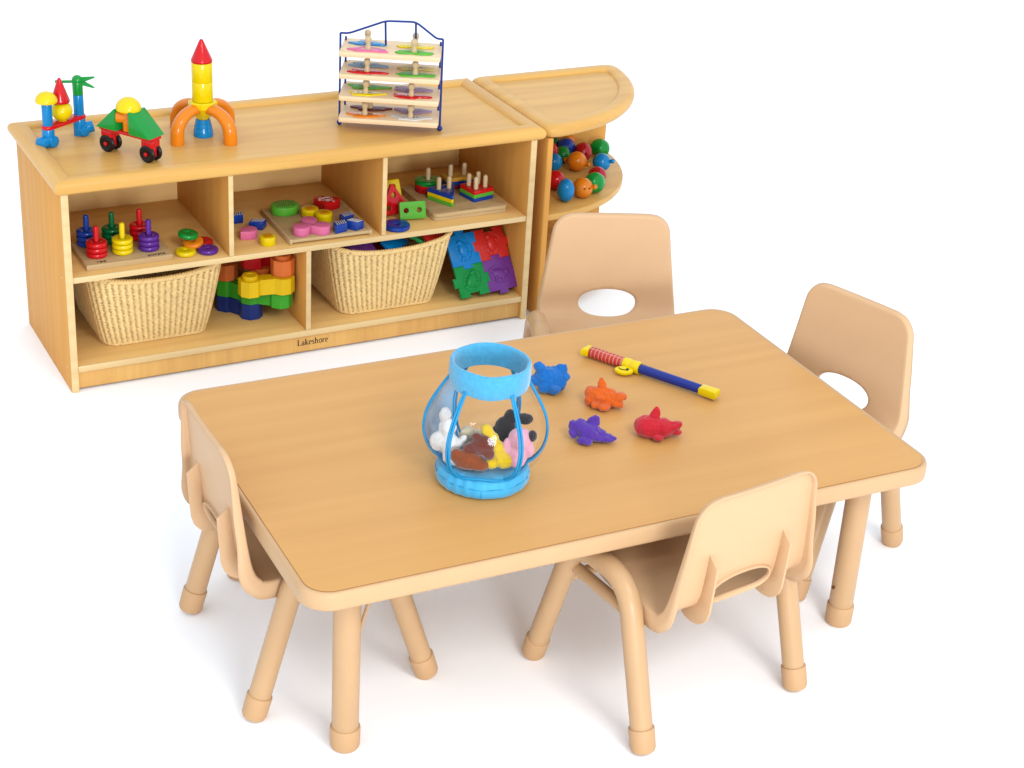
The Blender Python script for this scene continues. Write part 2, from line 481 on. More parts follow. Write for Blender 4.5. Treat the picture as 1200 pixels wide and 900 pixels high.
# ------------------------------------------------------------------ table
TL, TW, TH = 1.241, .7554, .3812
def build_table():
    t = thing('activity_table', 'low rectangular maple laminate table with tan edge band and round legs', 'table', TF, (0, 0, 0))
    a, b = TL / 2, TW / 2
    g = G()
    g.prism(rrect(-a + .011, a - .011, -b + .011, b - .011, .043, 10), TH - .02, TH, .0004, seg=1)
    g.done('tabletop', W_TOP, t)
    g = G()
    out = rrect(-a, a, -b, b, .054, 10); n = len(out)
    inn = rrect(-a + .0112, a - .0112, -b + .0112, b - .0112, .0428, 10)
    prof = [(1.0, -.002), (.55, .0006), (.25, -.001), (.05, -.006), (0, -.012), (0, -.026), (.06, -.031), (.3, -.0335), (1.0, -.034)]
    tm = bmesh.new(); rings = []
    for k, dz in prof:
        rings.append([tm.verts.new((out[i][0] + (inn[i][0] - out[i][0]) * k, out[i][1] + (inn[i][1] - out[i][1]) * k, TH + dz)) for i in range(n)])
    for A, B in zip(rings, rings[1:]):
        for i in range(n): tm.faces.new((A[i], A[(i + 1) % n], B[(i + 1) % n], B[i]))
    g._add(tm); g.done('edge_band', TANB, t, ang=60)
    g = G(); g.prism(rrect(-a + .0115, a - .0115, -b + .0115, b - .0115, .042, 8), TH - .0325, TH - .021, 0)
    g.done('core_board', TANB, t)
    for sx in (-1, 1):
        for sy in (-1, 1):
            x, y = sx * (a - .1023), sy * (b - .0903)
            g = G(); g.cyl(.0236, .03, TH - .0345, (x, y), .001, 40)
            lg = g.done('leg', TANM, t)
            g = G(); g.lathe([(0, 0), (.020, 0), (.0242, .002), (.0258, .006), (.0265, .039), (.0261, .042), (.0248, .0435), (.0232, .0437)], 36, None, (x, y, 0))
            g.done('foot_cap', TANF, lg)
            if sx > 0:
                g = G(); g.cyl(.0034, 0, .0045, M=TR(x - .0232, y, .086) @ RY(-90), n=16)
                g.done('height_screw', BROWN, lg)
                g = G(); g.box(x - .058, x - .047, y + sy * -.02 + .012, y + sy * -.02 + .018, .262, TH - .0345, .002)
                g.done('leg_bracket', TANM, lg)
    # thin strut from the table's underside to the near left leg
    g = G(); g.tube([(-a + .1023 + .012, -b + .0903 + .004, .19), (-a + .1023 + .075, -b + .0903 + .03, TH - .035)], .0035, 10)
    g.done('leg_brace', TANM, t)
build_table()

# ------------------------------------------------------------------ chairs
def make_chair(label, F, p, yaw):
    t = thing('chair', label, 'chair', F, p, yaw, 'toddler chairs round the table')
    # profile of the shell from the seat's front lip to the top of the back (y, z)
    ctl = [(.172, .262), (.168, .275), (.150, .284), (.08, .281), (0, .270), (-.07, .259), (-.120, .2545), (-.147, .262), (-.161, .283), (-.168, .32), (-.174, .38), (-.179, .44), (-.184, .4935)]
    dense = []
    for i in range(len(ctl) - 1):
        p0 = V(ctl[max(i - 1, 0)]); p1 = V(ctl[i]); p2 = V(ctl[i + 1]); p3 = V(ctl[min(i + 2, len(ctl) - 1)])
        for k in range(12):
            u = k / 12
            dense.append(.5 * ((2 * p1) + (-p0 + p2) * u + (2 * p0 - 5 * p1 + 4 * p2 - p3) * u * u + (-p0 + 3 * p1 - 3 * p2 + p3) * u ** 3))
    dense.append(V(ctl[-1]))
    cum = [0]
    for a_, b_ in zip(dense, dense[1:]): cum.append(cum[-1] + (b_ - a_).length)
    Ltot = cum[-1]
    def at(s):
        s = min(max(s, 0), Ltot)
        for i in range(len(cum) - 1):
            if cum[i + 1] >= s:
                u = (s - cum[i]) / max(cum[i + 1] - cum[i], 1e-9)
                return dense[i].lerp(dense[i + 1], u), (dense[i + 1] - dense[i]).normalized()
        return dense[-1], (dense[-1] - dense[-2]).normalized()
    sb = next(cum[i] for i in range(len(dense)) if dense[i].x < -.145)   # start of the back
    def interp(tab, s):
        for (s0, v0), (s1, v1) in zip(tab, tab[1:]):
            if s <= s1:
                u = (s - s0) / (s1 - s0); u = u * u * (3 - 2 * u); return v0 + (v1 - v0) * u
        return tab[-1][1]
    wt = [(0, .139), (.08, .148), (sb - .08, .150), (sb + .0, .1535), (sb + .03, .1525), (Ltot, .1235)]
    dt = [(0, .012), (sb - .20, .022), (sb - .005, .031), (sb + .10, .017), (Ltot, .010)]
    r = .036
    def hw(s):
        w = wt[-1][1]
        for (s0, v0), (s1, v1) in zip(wt, wt[1:]):
            if s <= s1:
                w = v0 + (v1 - v0) * (s - s0) / (s1 - s0); break
        q = Ltot - s
        if q < r: w -= r - math.sqrt(max(r * r - (r - q) ** 2, 0))
        q = s
        if q < .03: w -= .03 - math.sqrt(max(.0009 - (.03 - q) ** 2, 0))
        return w
    NS, NT = 130, 60
    # more rows near the two ends so that the round corners read
    ss = [Ltot * (0.5 - 0.5 * math.cos(PI * (i / NS))) * .35 + Ltot * (i / NS) * .65 for i in range(NS + 1)]
    tm = bmesh.new(); grid = []; par = {}
    for s in ss:
        P, d = at(s); w = hw(s); row = []
        for j in range(NT + 1):
            x = w * (2 * j / NT - 1)
            # slightly dished across the back
            dish = .006 * (x / .15) ** 2 * (1 if s > sb else .6 * 1)
            nrm = V((-d.y, d.x))       # towards the sitter (up / forward)
            if nrm.dot(V((.5, 1))) < 0: nrm = -nrm
            q = P + nrm * dish
            v = tm.verts.new((x, q.x, q.y)); row.append(v); par[v] = (x, s, -nrm)
        grid.append(row)
    for i in range(NS):
        for j in range(NT):
            tm.faces.new((grid[i][j], grid[i][j + 1], grid[i + 1][j + 1], grid[i + 1][j]))
    # hand hole low in the back
    s_h = next(cum[i] for i in range(len(dense)) if dense[i].y > .2885 and dense[i].x < -.14)
    ax, ay, ex = .070, .0345, 2.2
    f = lambda v: (abs(par[v][0]) / ax) ** ex + (abs(par[v][1] - s_h) / ay) ** ex
    kill = [fc for fc in tm.faces if sum(f(v) for v in fc.verts) / 4 < 1]
    bmesh.ops.delete(tm, geom=kill, context='FACES')
    holeloop = []
    for v in tm.verts:
        if v.link_faces and any(len(e.link_faces) == 1 for e in v.link_edges) and f(v) < 3:
            x, s, nn = par[v]; k = f(v) ** (-1 / ex)
            x2, s2 = x * k, s_h + (s - s_h) * k
            P, d = at(s2)
            nrm = -nn
            q = P + nrm * (.006 * (x2 / .15) ** 2)
            v.co = (x2, q.x, q.y); par[v] = (x2, s2, nn); holeloop.append(v)
    hs = set(holeloop)
    outer = [e for e in tm.edges if len(e.link_faces) == 1 and not (e.verts[0] in hs)]
    hole = [e for e in tm.edges if len(e.link_faces) == 1 and (e.verts[0] in hs)]
    def flange(edges, steps, inner=False):
        cur = edges
        base = {}
        for e in edges:
            for v in e.verts: base[v] = v
        # outward direction in the sheet at each boundary vertex
        info = {v: (v.co.copy(), par[v]) for v in base}
        cen = {}
        for v in base:
            x, s, nn = par[v]
            P, d = at(s)
            if inner:
                gx, gs = -x / ax ** 2, -(s - s_h) / ay ** 2
            else:
                e_ = .0015
                dw = (hw(min(s + e_, Ltot)) - hw(max(s - e_, 0))) / (2 * e_)
                if abs(abs(x) - hw(s)) < 1e-4 and 1e-5 < s < Ltot - 1e-5: gx, gs = math.copysign(1, x), -dw
                elif s > Ltot / 2: gx, gs = (math.copysign(.7, x) if abs(abs(x) - hw(s)) < 1e-4 else 0), 1
                else: gx, gs = (math.copysign(.7, x) if abs(abs(x) - hw(s)) < 1e-4 else 0), -1
            q_ = math.hypot(gx, gs)
            cen[v] = V((gx / q_, d.x * gs / q_, d.y * gs / q_))
        vm = {v: v for v in base}
        for outw, back in steps:
            r_ = bmesh.ops.extrude_edge_only(tm, edges=cur)
            nv = [g_ for g_ in r_['geom'] if isinstance(g_, bmesh.types.BMVert)]
            ne = [g_ for g_ in r_['geom'] if isinstance(g_, bmesh.types.BMEdge)]
            # match new verts to their sources by position
            inv = {}
            for o_, c_ in vm.items(): inv[tuple(round(k_, 7) for k_ in c_.co)] = o_
            nm = {}
            for v in nv:
                o_ = inv[tuple(round(k_, 7) for k_ in v.co)]; nm[o_] = v
            for o_, v in nm.items():
                co, (x, s, nn) = info[o_]
                dep = interp(dt, s)
                v.co = co + cen[o_] * outw + V((0, nn.x, nn.y)) * (back(dep) if callable(back) else back)
            vm = nm
            ns = set(nm.values())
            cur = [e for e in ne if e.verts[0] in ns and e.verts[1] in ns]
    flange(outer, [(.0014, .0005), (.0026, .0019), (.0032, .0042), (.0042, lambda d_: max(d_ * .5, .006)), (.0055, lambda d_: max(d_, .0095))])
    flange(hole, [(.001, .0015), (.0016, .004), (.0018, .0085)], True)
    bmesh.ops.recalc_face_normals(tm, faces=tm.faces)
    g = G(); g.bm.free(); g.bm = tm
    sh = g.done('seat_shell', TAN, t, ang=80)
    md = sh.modifiers.new('s', 'SOLIDIFY'); md.thickness = .0034; md.offset = 0
    bake(sh)
    # two stiffening ribs behind the back, one each side of the hole
    for sx in (-1, 1):
        g = G()
        pts = [(-.1735, .380), (-.1955, .361), (-.193, .318), (-.189, .268), (-.184, .252), (-.174, .240), (-.162, .2325), (-.146, .2295), (-.130, .231), (-.120, .236), (-.120, .254), (-.146, .262), (-.161, .283), (-.168, .32)]
        g.prism(pts, -.0022, .0022, .0006, M=TR(sx * .083, 0, 0) @ Matrix(((0, 0, 1, 0), (1, 0, 0, 0), (0, 1, 0, 0), (0, 0, 0, 1))))
        g.done('rib', TAN, t, ang=25)
    # side arches: each leg carries half of its bent tube
    for sx in (-1, 1):
        xb = .176
        arch = fillet([(sx * .18, -.165, .012), (sx * xb, -.080, .303), (sx * xb, .072, .303), (sx * .18, .165, .012)], .062, 12)
        mid = len(arch) // 2
        for part, ft, fd in ((arch[:mid + 1], arch[0], arch[1]), (arch[mid:], arch[-1], arch[-2])):
            g = G(); g.tube(part, .0202, 24)
            lg = g.done('leg', TANM, t)
            d = (fd - ft).normalized()
            q = d.to_track_quat('Z', 'X').to_matrix().to_4x4()
            g = G(); g.lathe([(0, -.010), (.0165, -.0096), (.0205, -.0075), (.0225, -.002), (.0232, .033), (.0228, .0355), (.0212, .0365), (.0198, .0367)], 30, TR(*ft) @ q)
            g.done('foot_cap', TANF, lg)
        g = G(); g.tube([(sx * .170, -.100, .238), (sx * .170, .092, .246)], .0115, 16)
        g.done('side_rail', TANM, t)
    g = G(); g.tube([(-.170, .103, .205), (.170, .103, .205)], .0100, 16)
    g.done('cross_rail', TANM, t)
    return t
c0 = make_chair('tan chair at the near long side of the table, seen from behind its ribbed back', TF, (.109, -.304, 0), .155)
dup(c0, 'tan chair at the left short end of the table, its back edge-on to the viewer', TF, (-.475, .027, 0), -1.553)
dup(c0, 'tan chair at the right short end of the table, smooth back front facing left', TF, (.587, .036, 0), 1.88)
dup(c0, 'tan chair at the far long side of the table in front of the shelves', TF, (.427, .497, 0), 2.782)

# ------------------------------------------------------------------ storage shelf
SW, SD, SH = 1.2013, .4148, .5265
DECK = .5205
def rail_profile():
    # (distance inward from the outer edge, z)
    pr = [(.018, .4950)]
    for k in range(9):
        a = math.radians(-90 - 0 + 0) 
    for k in range(11):
        t = -PI / 2 - PI * k / 10
        pr.append((.0172 + .0172 * math.cos(t), .5122 + .0172 * math.sin(t)))
    pr += [(.031, .5296), (.0375, .5288), (.0425, .5262), (.0458, .5202), (.0458, .5), (.022, .4950)]
    return pr
def rail(name, a, b, inn, mat, parent, miter0=1, miter1=1):
    """moulded rail from outer corner a to b; inn is the inward direction, ends mitred"""
    g = G(); t = bmesh.new(); d = (V(b) - V(a)); L_ = d.length; d.normalize(); inn = V(inn)
    rings = []
    pr = rail_profile()
    for end in (0, 1):
        ring = []
        for k, z in pr:
            off = k * (miter0 if end == 0 else -miter1)
            q = V(a) + d * ((0 if end == 0 else L_) + off) + inn * k
            ring.append(t.verts.new((q.x, q.y, z)))
        rings.append(ring)
    n = len(pr)
    for i in range(n): t.faces.new((rings[0][i], rings[0][(i + 1) % n], rings[1][(i + 1) % n], rings[1][i]))
    t.faces.new(rings[0]); t.faces.new(list(reversed(rings[1])))
    g._add(t); return g.done(name, mat, parent, ang=40)
def build_shelf():
    t = thing('storage_shelf', 'long maple storage shelf with five cubbies holding baskets and toys', 'shelf', SF, (0, 0, 0))
    for x in (0, SW - .017):
        g = G(); g.box(x, x + .017, .0042, SD, 0, .495, .001, 2)
        sp = g.done('side_panel', W_Z, t)
        g = G(); g.box(x, x + .017, 0, .004, 0, .4948, .0018, 3); g.done('edge_strip', W_EDGE, sp)
        for y, z in ((.03, .285), (.03, .058), (.375, .285), (.375, .058)):
            g = G(); g.cyl(.0035, 0, .0012, M=TR(x if x == 0 else x + .017, y, z) @ RY(-90 if x == 0 else 90), n=12, bev=.0003)
            g.done('screw_cap', W_EDGE, sp)
    g = G(); g.box(.0172, SW - .0172, SD - .012, SD - .004, .02, .494, .0005); g.done('back_panel', W_BACK, t)
    g = G(); g.box(.0174, SW - .0174, .0062, SD - .0125, .2765, .2905, .0004); sb_ = g.done('shelf_board', W_SHELF, t)
    g = G(); g.box(.0174, SW - .0174, .003, .006, .2763, .2907, .0010); g.done('edge_strip', W_EDGE, sb_)
    g = G(); g.box(.0174, SW - .0174, .0052, SD - .0125, .0505, .066, .0004); sb_ = g.done('shelf_board', W_SHELF, t)
    g = G(); g.box(.0174, SW - .0174, .002, .005, .0503, .0662, .0010); g.done('edge_strip', W_EDGE, sb_)
    g = G(); g.box(.0174, SW - .0174, .010, .026, .006, .0500, .0012); k = g.done('kickplate', W_KICK, t)
    M = TR(.607, .0096, .0235) @ RX(90)
    serif_word(k, M, .0106, INK)
    for x in (.391, .782):
        g2 = G(); g2.box(x, x + .0115, .0072, SD - .0126, .2909, .494, .0004); dv = g2.done('divider', W_Z, t)
        g2 = G(); g2.box(x - .0002, x + .0117, .004, .007, .2909, .494, .001); g2.done('edge_strip', W_EDGE, dv)
    g2 = G(); g2.box(.585, .5975, .0072, SD - .0126, .0664, .2761, .0004); dv = g2.done('divider', W_Z, t)
    g2 = G(); g2.box(.5848, .5977, .004, .007, .0664, .2761, .001); g2.done('edge_strip', W_EDGE, dv)
    o = .0155
    x0, x1, y0, y1 = -o, SW + o, -o, SD + o
    g2 = G(); g2.box(x0 + .043, x1 - .043, y0 + .043, y1 - .043, .502, DECK, 0); g2.done('top_panel', W_X, t)
    rail('top_rail', (x0, y0, 0), (x1, y0, 0), (0, 1, 0), W_X, t)
    rail('top_rail', (x1, y1, 0), (x0, y1, 0), (0, -1, 0), W_X, t)
    rail('top_rail', (x0, y1, 0), (x0, y0, 0), (1, 0, 0), W_Y, t)
    rail('top_rail', (x1, y0, 0), (x1, y1, 0), (-1, 0, 0), W_Y, t)
build_shelf()

def build_end_unit():
    U0 = 1.2185
    t = thing('end_shelf', 'quarter round maple end shelf with raised rim standing beside the long shelf', 'shelf', SF, (U0, 0, 0))
    def quarter(cx, cy, rx, ry, n=28, r=.02):
        pts = [(cx + rx * math.sin(PI / 2 * i / n), cy - ry * math.cos(PI / 2 * i / n)) for i in range(n + 1)]
        return pts
    # local x from the unit's outer left edge, y from the shelf's front line
    g = G(); g.box(.0125, .029, -.002, .412, 0, .4945, .004, 3); g.done('side_panel', W_Z, t)
    g = G(); g.box(.0292, .425, .400, .412, 0, .4945, .002); g.done('back_panel', W_Z, t)
    g = G(); g.prism([(.0292, .3998)] + quarter(.0292, .3998, .393, .396), .268, .285, .0025); g.done('shelf_board', W_X, t)
    g = G(); g.prism([(.0292, .3998)] + quarter(.0292, .3998, .385, .395), .05, .066, .0025); g.done('shelf_board', W_X, t)
    # top: outline with rounded corners
    cx, cy, rx, ry = 0, .4305, .447, .446
    arc = quarter(cx, cy, rx, ry, 40)
    out = [(.016, cy)]
    path = [V((0, cy, 0))] + [V((x, y, 0)) for x, y in arc]
    raw = [(0, cy)] + arc
    # round the three corners
    def roundpoly(pts, rad):
        n = len(pts); res = []
        for i in range(n):
            a, b, c = V((*pts[i - 1], 0)), V((*pts[i], 0)), V((*pts[(i + 1) % n], 0))
            u, v = a - b, c - b
            ang = u.angle(v)
            if ang < math.radians(150):
                # walk along both neighbours
                def walk(step):
                    acc = 0; j = i
                    while True:
                        p_, q_ = V((*pts[j % n], 0)), V((*pts[(j + step) % n], 0))
                        L_ = (q_ - p_).length
                        if acc + L_ >= rad: return p_ + (q_ - p_) * ((rad - acc) / L_), j + step
                        acc += L_; j += step
                p0, _ = walk(-1); p1, _ = walk(1)
                for k in range(9):
                    s_ = k / 8; res.append(p0 * (1 - s_) ** 2 + b * 2 * s_ * (1 - s_) + p1 * s_ * s_)
            else:
                # skip points swallowed by a neighbouring corner
                far = True
                for cpt in ((0, cy), arc[0], arc[-1]):
                    if (b - V((*cpt, 0))).length < rad: far = False
                if far: res.append(b)
        return res
    ctr = V((.16, .28, 0)); N_ = 260
    def loop(k, rad):
        pts = quarter(0, cy, rx - k, ry - k, 160)
        pts = [(k, cy - k)] + [(k, cy - math.sqrt(max(0, 1 - (k / (rx - k)) ** 2)) * (ry - k))] + [(x, y) for x, y in pts if x > k + 1e-4 and y < cy - k - 1e-4] + [(math.sqrt(max(0, 1 - (k / (ry - k)) ** 2)) * (rx - k), cy - k)]
        poly = [V((*q, 0)) for q in pts]
        def hit(th):
            d = V((math.cos(th), math.sin(th), 0)); best = None
            for i in range(len(poly)):
                p_, q_ = poly[i] - ctr, poly[(i + 1) % len(poly)] - ctr
                e_ = q_ - p_; den = d.x * e_.y - d.y * e_.x
                if abs(den) < 1e-12: continue
                t_ = (p_.x * e_.y - p_.y * e_.x) / den; u_ = (p_.x * d.y - p_.y * d.x) / den
                if t_ > 0 and -1e-9 <= u_ <= 1 + 1e-9 and (best is None or t_ < best): best = t_
            return ctr + d * best
        ring = [hit(2 * PI * i / N_) for i in range(N_)]
        for _ in range(rad): ring = [(ring[i - 1] + 2 * ring[i] + ring[(i + 1) % N_]) / 4 for i in range(N_)]
        return ring
    tm = bmesh.new(); rings = []
    for k, z in rail_profile()[1:-1]:
        rings.append([tm.verts.new((q.x, q.y, z)) for q in loop(k, 7 if k < .04 else 3)])
    for A, B in zip(rings, rings[1:]):
        for i in range(N_): tm.faces.new((A[i], A[(i + 1) % N_], B[(i + 1) % N_], B[i]))
    g = G(); g._add(tm); g.done('top_rim', W_X, t, ang=45)
    ins = [(q.x, q.y) for q in loop(.043, 3)]
    g = G(); g.prism(ins, .498, DECK, 0); g.done('top_panel', W_X, t)
    ins = [(q.x, q.y) for q in loop(.017, 5)]
    g = G(); g.prism(ins, .4957, .4975, 0); g.done('under_panel', W_X, t)
build_end_unit()

# ------------------------------------------------------------------ magnetic toys on the shelf top
def dome(r, z, h=None, n=28):
    h = h or r
    return [(0, z), (r * .97, z), (r, z + .002)] + [(r * math.cos(a), z + .002 + h * math.sin(a)) for a in [PI / 2 * k / 8 for k in range(1, 8)]] + [(0, z + .002 + h)]
def cone(r, z, h):
    return [(0, z), (r * .96, z), (r, z + .002), (r * .99, z + .006), (r * .22, z + h - .006), (r * .14, z + h - .002), (0, z + h)]
def toy_machine():
    t = thing('magnetic_block_toy', 'toy machine of blue posts, red bar, yellow ball and red cone, leftmost toy on top', 'toy', SF, (.085, .282, DECK), .55)
    h = .053
    for sx, top in ((-1, .112), (1, .105)):
        x = sx * h
        g = G(); g.cyl(.0125, .052, top, (x, 0), .0008); g.done('post', BLUE, t)
        g = G(); g.cyl(.0150, .0, .0445, (x, 0), .0015)
        g.cyl(.0145, 0, .032, M=TR(x, -.002, .0145) @ (RY(-90) @ RX(0) if sx < 0 else RY(75) @ RX(35)), bev=.0015)
        g.cyl(.0145, 0, .021, M=TR(x, 0, .0145) @ RX(90), bev=.0015)
        g.done('foot_elbow', BLUE, t)
    g = G()
    pill = [(-h + .016 * math.cos(a), .016 * math.sin(a)) for a in [PI / 2 + PI * k / 10 for k in range(11)]] + [(h + .016 * math.cos(a), .016 * math.sin(a)) for a in [-PI / 2 + PI * k / 10 for k in range(11)]]
    g.prism(pill, .0435, .0535, .003); g.done('bar', RED, t)
    g = G(); g.lathe(dome(.0265, .112, .024), 32, c=(-h, 0, 0)); g.done('dome_cap', YEL, t)
    g = G(); g.sphere((-.004, 0, .0775), .0255, n=32); g.cyl(.012, .0525, .058, (-.004, 0)); g.done('ball', YEL, t)
    g = G(); g.lathe(cone(.0225, .1005, .062), 36, c=(-.007, 0, 0)); g.done('cone', RED, t)
    g = G(); g.cyl(.0125, .1052, .138, (h, 0), .0008); g.sphere((h, 0, .141), .0132, n=28)
    hd = g.done('bird_head', GREEN, t)
    g = G()
    for b in (16, -20):
        g.prism([(0, -.0075), (.037, -.002), (.037, .002), (0, .0075)], -.003, .003, .001, M=TR(h, 0, .140) @ RZ(-62) @ RY(-b) @ TR(.007, 0, 0) @ RX(70))
    g.tube([(h - .01, 0.005, .139), (h - .034, .030, .139)], .0036, 10); g.sphere((h - .036, .032, .139), .0048, n=14)
    g.done('beak', GREEN, t)
    t.scale = (.97, .97, .95)
toy_machine()
def toy_car():
    t = thing('magnetic_block_car', 'toy car of green wedges, orange elbow and yellow dome on black wheels', 'toy car', SF, (.200, .132, DECK), -.99)
    h = .0545
    for sx in (-1, 1):
        for sy in (-1, 1):
            g = G(); g.lathe([(0, -.005), (.014, -.005), (.0175, -.0042), (.0195, -.002), (.0195, .002), (.0175, .0042), (.014, .005), (.0125, .0042), (0, .0042)], 32, TR(sx * h, sy * .0115, .0195) @ RX(90))
            w = g.done('wheel', BLACK, t)
            g = G(); g.cyl(.0045, 0, .003, M=TR(sx * h, sy * (.0155 if sy > 0 else .0155), .0195) @ RX(-90 * sy), n=14); g.done('hub', RED, w)
        g = G(); g.box(sx * h - .0115, sx * h + .0115, -.0065, .0065, .012, .034, .0015); g.box(sx * h - .014, sx * h + .014, -.014, .014, .034, .0495, .0015)
        g.done('wheel_post', RED, t)
    g = G(); g.box(-.071, .071, -.017, .017, .050, .0575, .002); g.done('chassis_bar', RED, t)
    for sx in (-1, 1):
        g = G()
        tri = [(0, 0), (.054, 0), (.003, .049), (0, .049)]
        M = TR(sx * .018, 0, .058) @ (Matrix.Identity(4) if sx > 0 else Matrix.Diagonal((-1, 1, 1, 1))) @ Matrix(((1, 0, 0, 0), (0, 0, 1, 0), (0, 1, 0, 0), (0, 0, 0, 1)))
        g.prism(tri, -.026, .026, .0012, M=M); g.done('wedge', GREEN, t, recalc=True)
    g = G(); g.cyl(.0135, .058, .104, (0, -.002), .001); g.cyl(.0135, 0, .026, M=TR(0, -.002, .0885) @ RZ(-150) @ RY(90), bev=.0015); g.done('elbow', ORANGE, t)
    g = G(); g.lathe(dome(.027, .1045, .026), 32, c=(0, -.002, 0)); g.done('dome_cap', YEL, t)
    t.scale = (1.09, 1.09, 1.07)
toy_car()
def toy_rocket():
    t = thing('magnetic_block_rocket', 'toy rocket with yellow body, red nose cone and four orange curved legs', 'toy rocket', SF, (.402, .215, DECK), 0)
    g = G(); g.lathe([(0, 0), (.0205, 0), (.0212, .002), (.020, .012), (.0208, .013), (.0185, .024), (.0192, .025), (.0165, .036), (.017, .037), (.0145, .046), (0, .046)], 32)
    g.done('thruster', BLUE, t)
    g = G(); pts = [(0, .046), (.012, .046), (.016, .050), (.027, .074), (.031, .080), (.031, .093), (.028, .0955), (0, .0955)]
    g.lathe(pts, 8, RZ(22.5)); g.done('hub', YEL, t, ang=20)
    g = G(); g.cyl(.0222, .096, .148, bev=.0006); g.done('body_tube', YEL, t)
    g = G(); g.cyl(.0222, .1482, .198, bev=.0006); g.done('body_tube', YEL, t)
    g = G(); g.lathe(cone(.0228, .1985, .060), 36); g.done('nose_cone', RED, t)
    for a in (208, 298, 28, 118):
        path = [(.018, 0, .077), (.026, 0, .0775)] + [(.026 + .052 * math.sin(k), 0, .0255 + .052 * math.cos(k)) for k in [PI / 2 * i / 10 for i in range(1, 11)]] + [(.0785, 0, .012), (.0785, 0, .0)]
        g = G(); g.tube(path, .0145, 18, M=RZ(a)); g.done('curved_leg', ORANGE, t, ang=50)
    t.scale = (1.12, 1.12, .92)
toy_rocket()

# ------------------------------------------------------------------ puzzle rack
def puzzle_rack():
    RW = .1243
    base = (.852, .130, DECK)
    t = thing('puzzle_rack', 'blue wire rack with arched top and ball feet holding four puzzle boards', 'rack', SF, base, 0, None, world=True)
    g = G(); r = .0026; top = .232
    for sx in (-1, 1):
        g.tube([(sx * RW, 0, .008), (sx * RW, 0, top)], r, 10)
        g.tube(fillet([(sx * RW, 0, .02), (sx * (RW - .012), .06, .02), (sx * (RW - .012), .064, .004)], .008, 4), r, 8)
        for k in range(4): g.tube([(sx * RW, 0, .023 + .0548 * k), (sx * (RW - .008), .05, .023 + .0548 * k)], r, 8)
        g.tube([(sx * (RW - .008), .05, .02), (sx * (RW - .008), .05, .21)], r, 8)
    g.tube(fillet([(-RW, 0, top), (-RW * .84, 0, top), (-RW * .12, 0, top + .036), (RW * .46, 0, top + .038), (RW * .88, 0, top), (RW, 0, top)], .012, 4), r, 10)
    g.tube([(-RW * .13, 0, top + .035), (-RW * .13, .03, .19)], r, 8); g.tube([(RW * .46, 0, top + .037), (RW * .46, .03, .19)], r, 8)
    g.done('wire_frame', WIRE, t)
    for sx in (-1, 1):
        g = G(); g.sphere((sx * RW, 0, .0068), .0068, n=18); g.done('ball_foot', WIRE, t)
    yw = 0.0
    W = thing
    Mw = Matrix.Translation(SF @ V(base)) @ Matrix.Rotation(yw, 4, 'Z')
    names = ['bottom', 'third', 'second', 'top']
    words = {3: ('pink', 'light blue', 'green', 'yellow'), 2: ('red', 'grey blue', 'green', 'pale yellow'), 1: ('yellow', 'green', 'red', 'lilac'), 0: ('orange', 'maroon', 'white', 'lilac')}
    mats = {'pink': PINK, 'light blue': BLUE, 'green': LGREEN, 'yellow': YEL, 'red': RED, 'grey blue': plastic('grey_blue_paint', srgb(150, 185, 215), .45), 'pale yellow': plastic('pale_yellow_paint', srgb(242, 222, 130), .45), 'lilac': LILAC, 'orange': ORANGE, 'maroon': MAROON, 'white': WHITEP}
    lev = ['lowest', 'second lowest', 'second highest', 'topmost']
    for k in range(4):
        zb = .0215 + .0548 * k
        b = thing('puzzle_board', f'pale wooden puzzle board on the {lev[k]} level of the blue wire rack', 'puzzle board', Mw, (0, -.012, zb), 0, 'puzzle boards in the wire rack')
        g = G(); g.prism(rrect(-.1215, .1215, -.042, .082, .005, 4), .0026, .0145, .0015); g.done('board', W_PUZ, b)
        for side, sx in (('left', -1), ('right', 1)):
            for row, y in (('front', -.014), ('rear', .040)):
                cn = words[k][(0 if sx < 0 else 2) + (0 if row == 'front' else 1)]
                rnd = random.Random(k * 10 + sx * 3 + (row == 'rear'))
                px = sx * .056 + rnd.uniform(-.006, .006)
                pc = thing('puzzle_piece', f'{cn} animal-shaped piece, {row} {side} on the {lev[k]} puzzle board', 'puzzle piece', Mw, (px, y - .012, zb + .0146), 0, 'knobbed puzzle pieces in the rack')
                n = 36; a = .043 + rnd.uniform(-.003, .004); bb = .0175
                pts = []
                for i in range(n):
                    th = 2 * PI * i / n
                    rr = 1 + .16 * math.sin(3 * th + rnd.random() * .2 + k) + .10 * math.sin(5 * th + 2 * k + sx) + .06 * math.sin(8 * th)
                    pts.append((a * rr * math.cos(th), bb * rr * math.sin(th)))
                g = G(); g.prism(pts, 0, .0035, .0006); g.done('piece', mats[cn], pc)
                # painted markings
                g = G()
                for q in range(9):
                    xx, yy = rnd.uniform(-.022, .022), rnd.uniform(-.006, .006)
                    g.prism(circ(xx, yy, rnd.uniform(.0012, .0035), 10, rnd.uniform(.001, .0025)), .0030, .0038, 0)
                g.done('markings', rnd.choice([BLACK, WHITEP, BROWN, NAVY]) if k < 3 else rnd.choice([WHITEP, NAVY, BROWN]), pc)
                g = G(); g.lathe([(0, .0036), (.0072, .0036), (.0075, .006), (.0062, .012), (.0052, .017), (.0062, .0205), (.0080, .025), (.0083, .029), (.0070, .034), (.004, .0362), (0, .037)], 24, Matrix.Diagonal((1, 1, .96, 1)))
                g.done('knob', W_PEG, pc)
puzzle_rack()

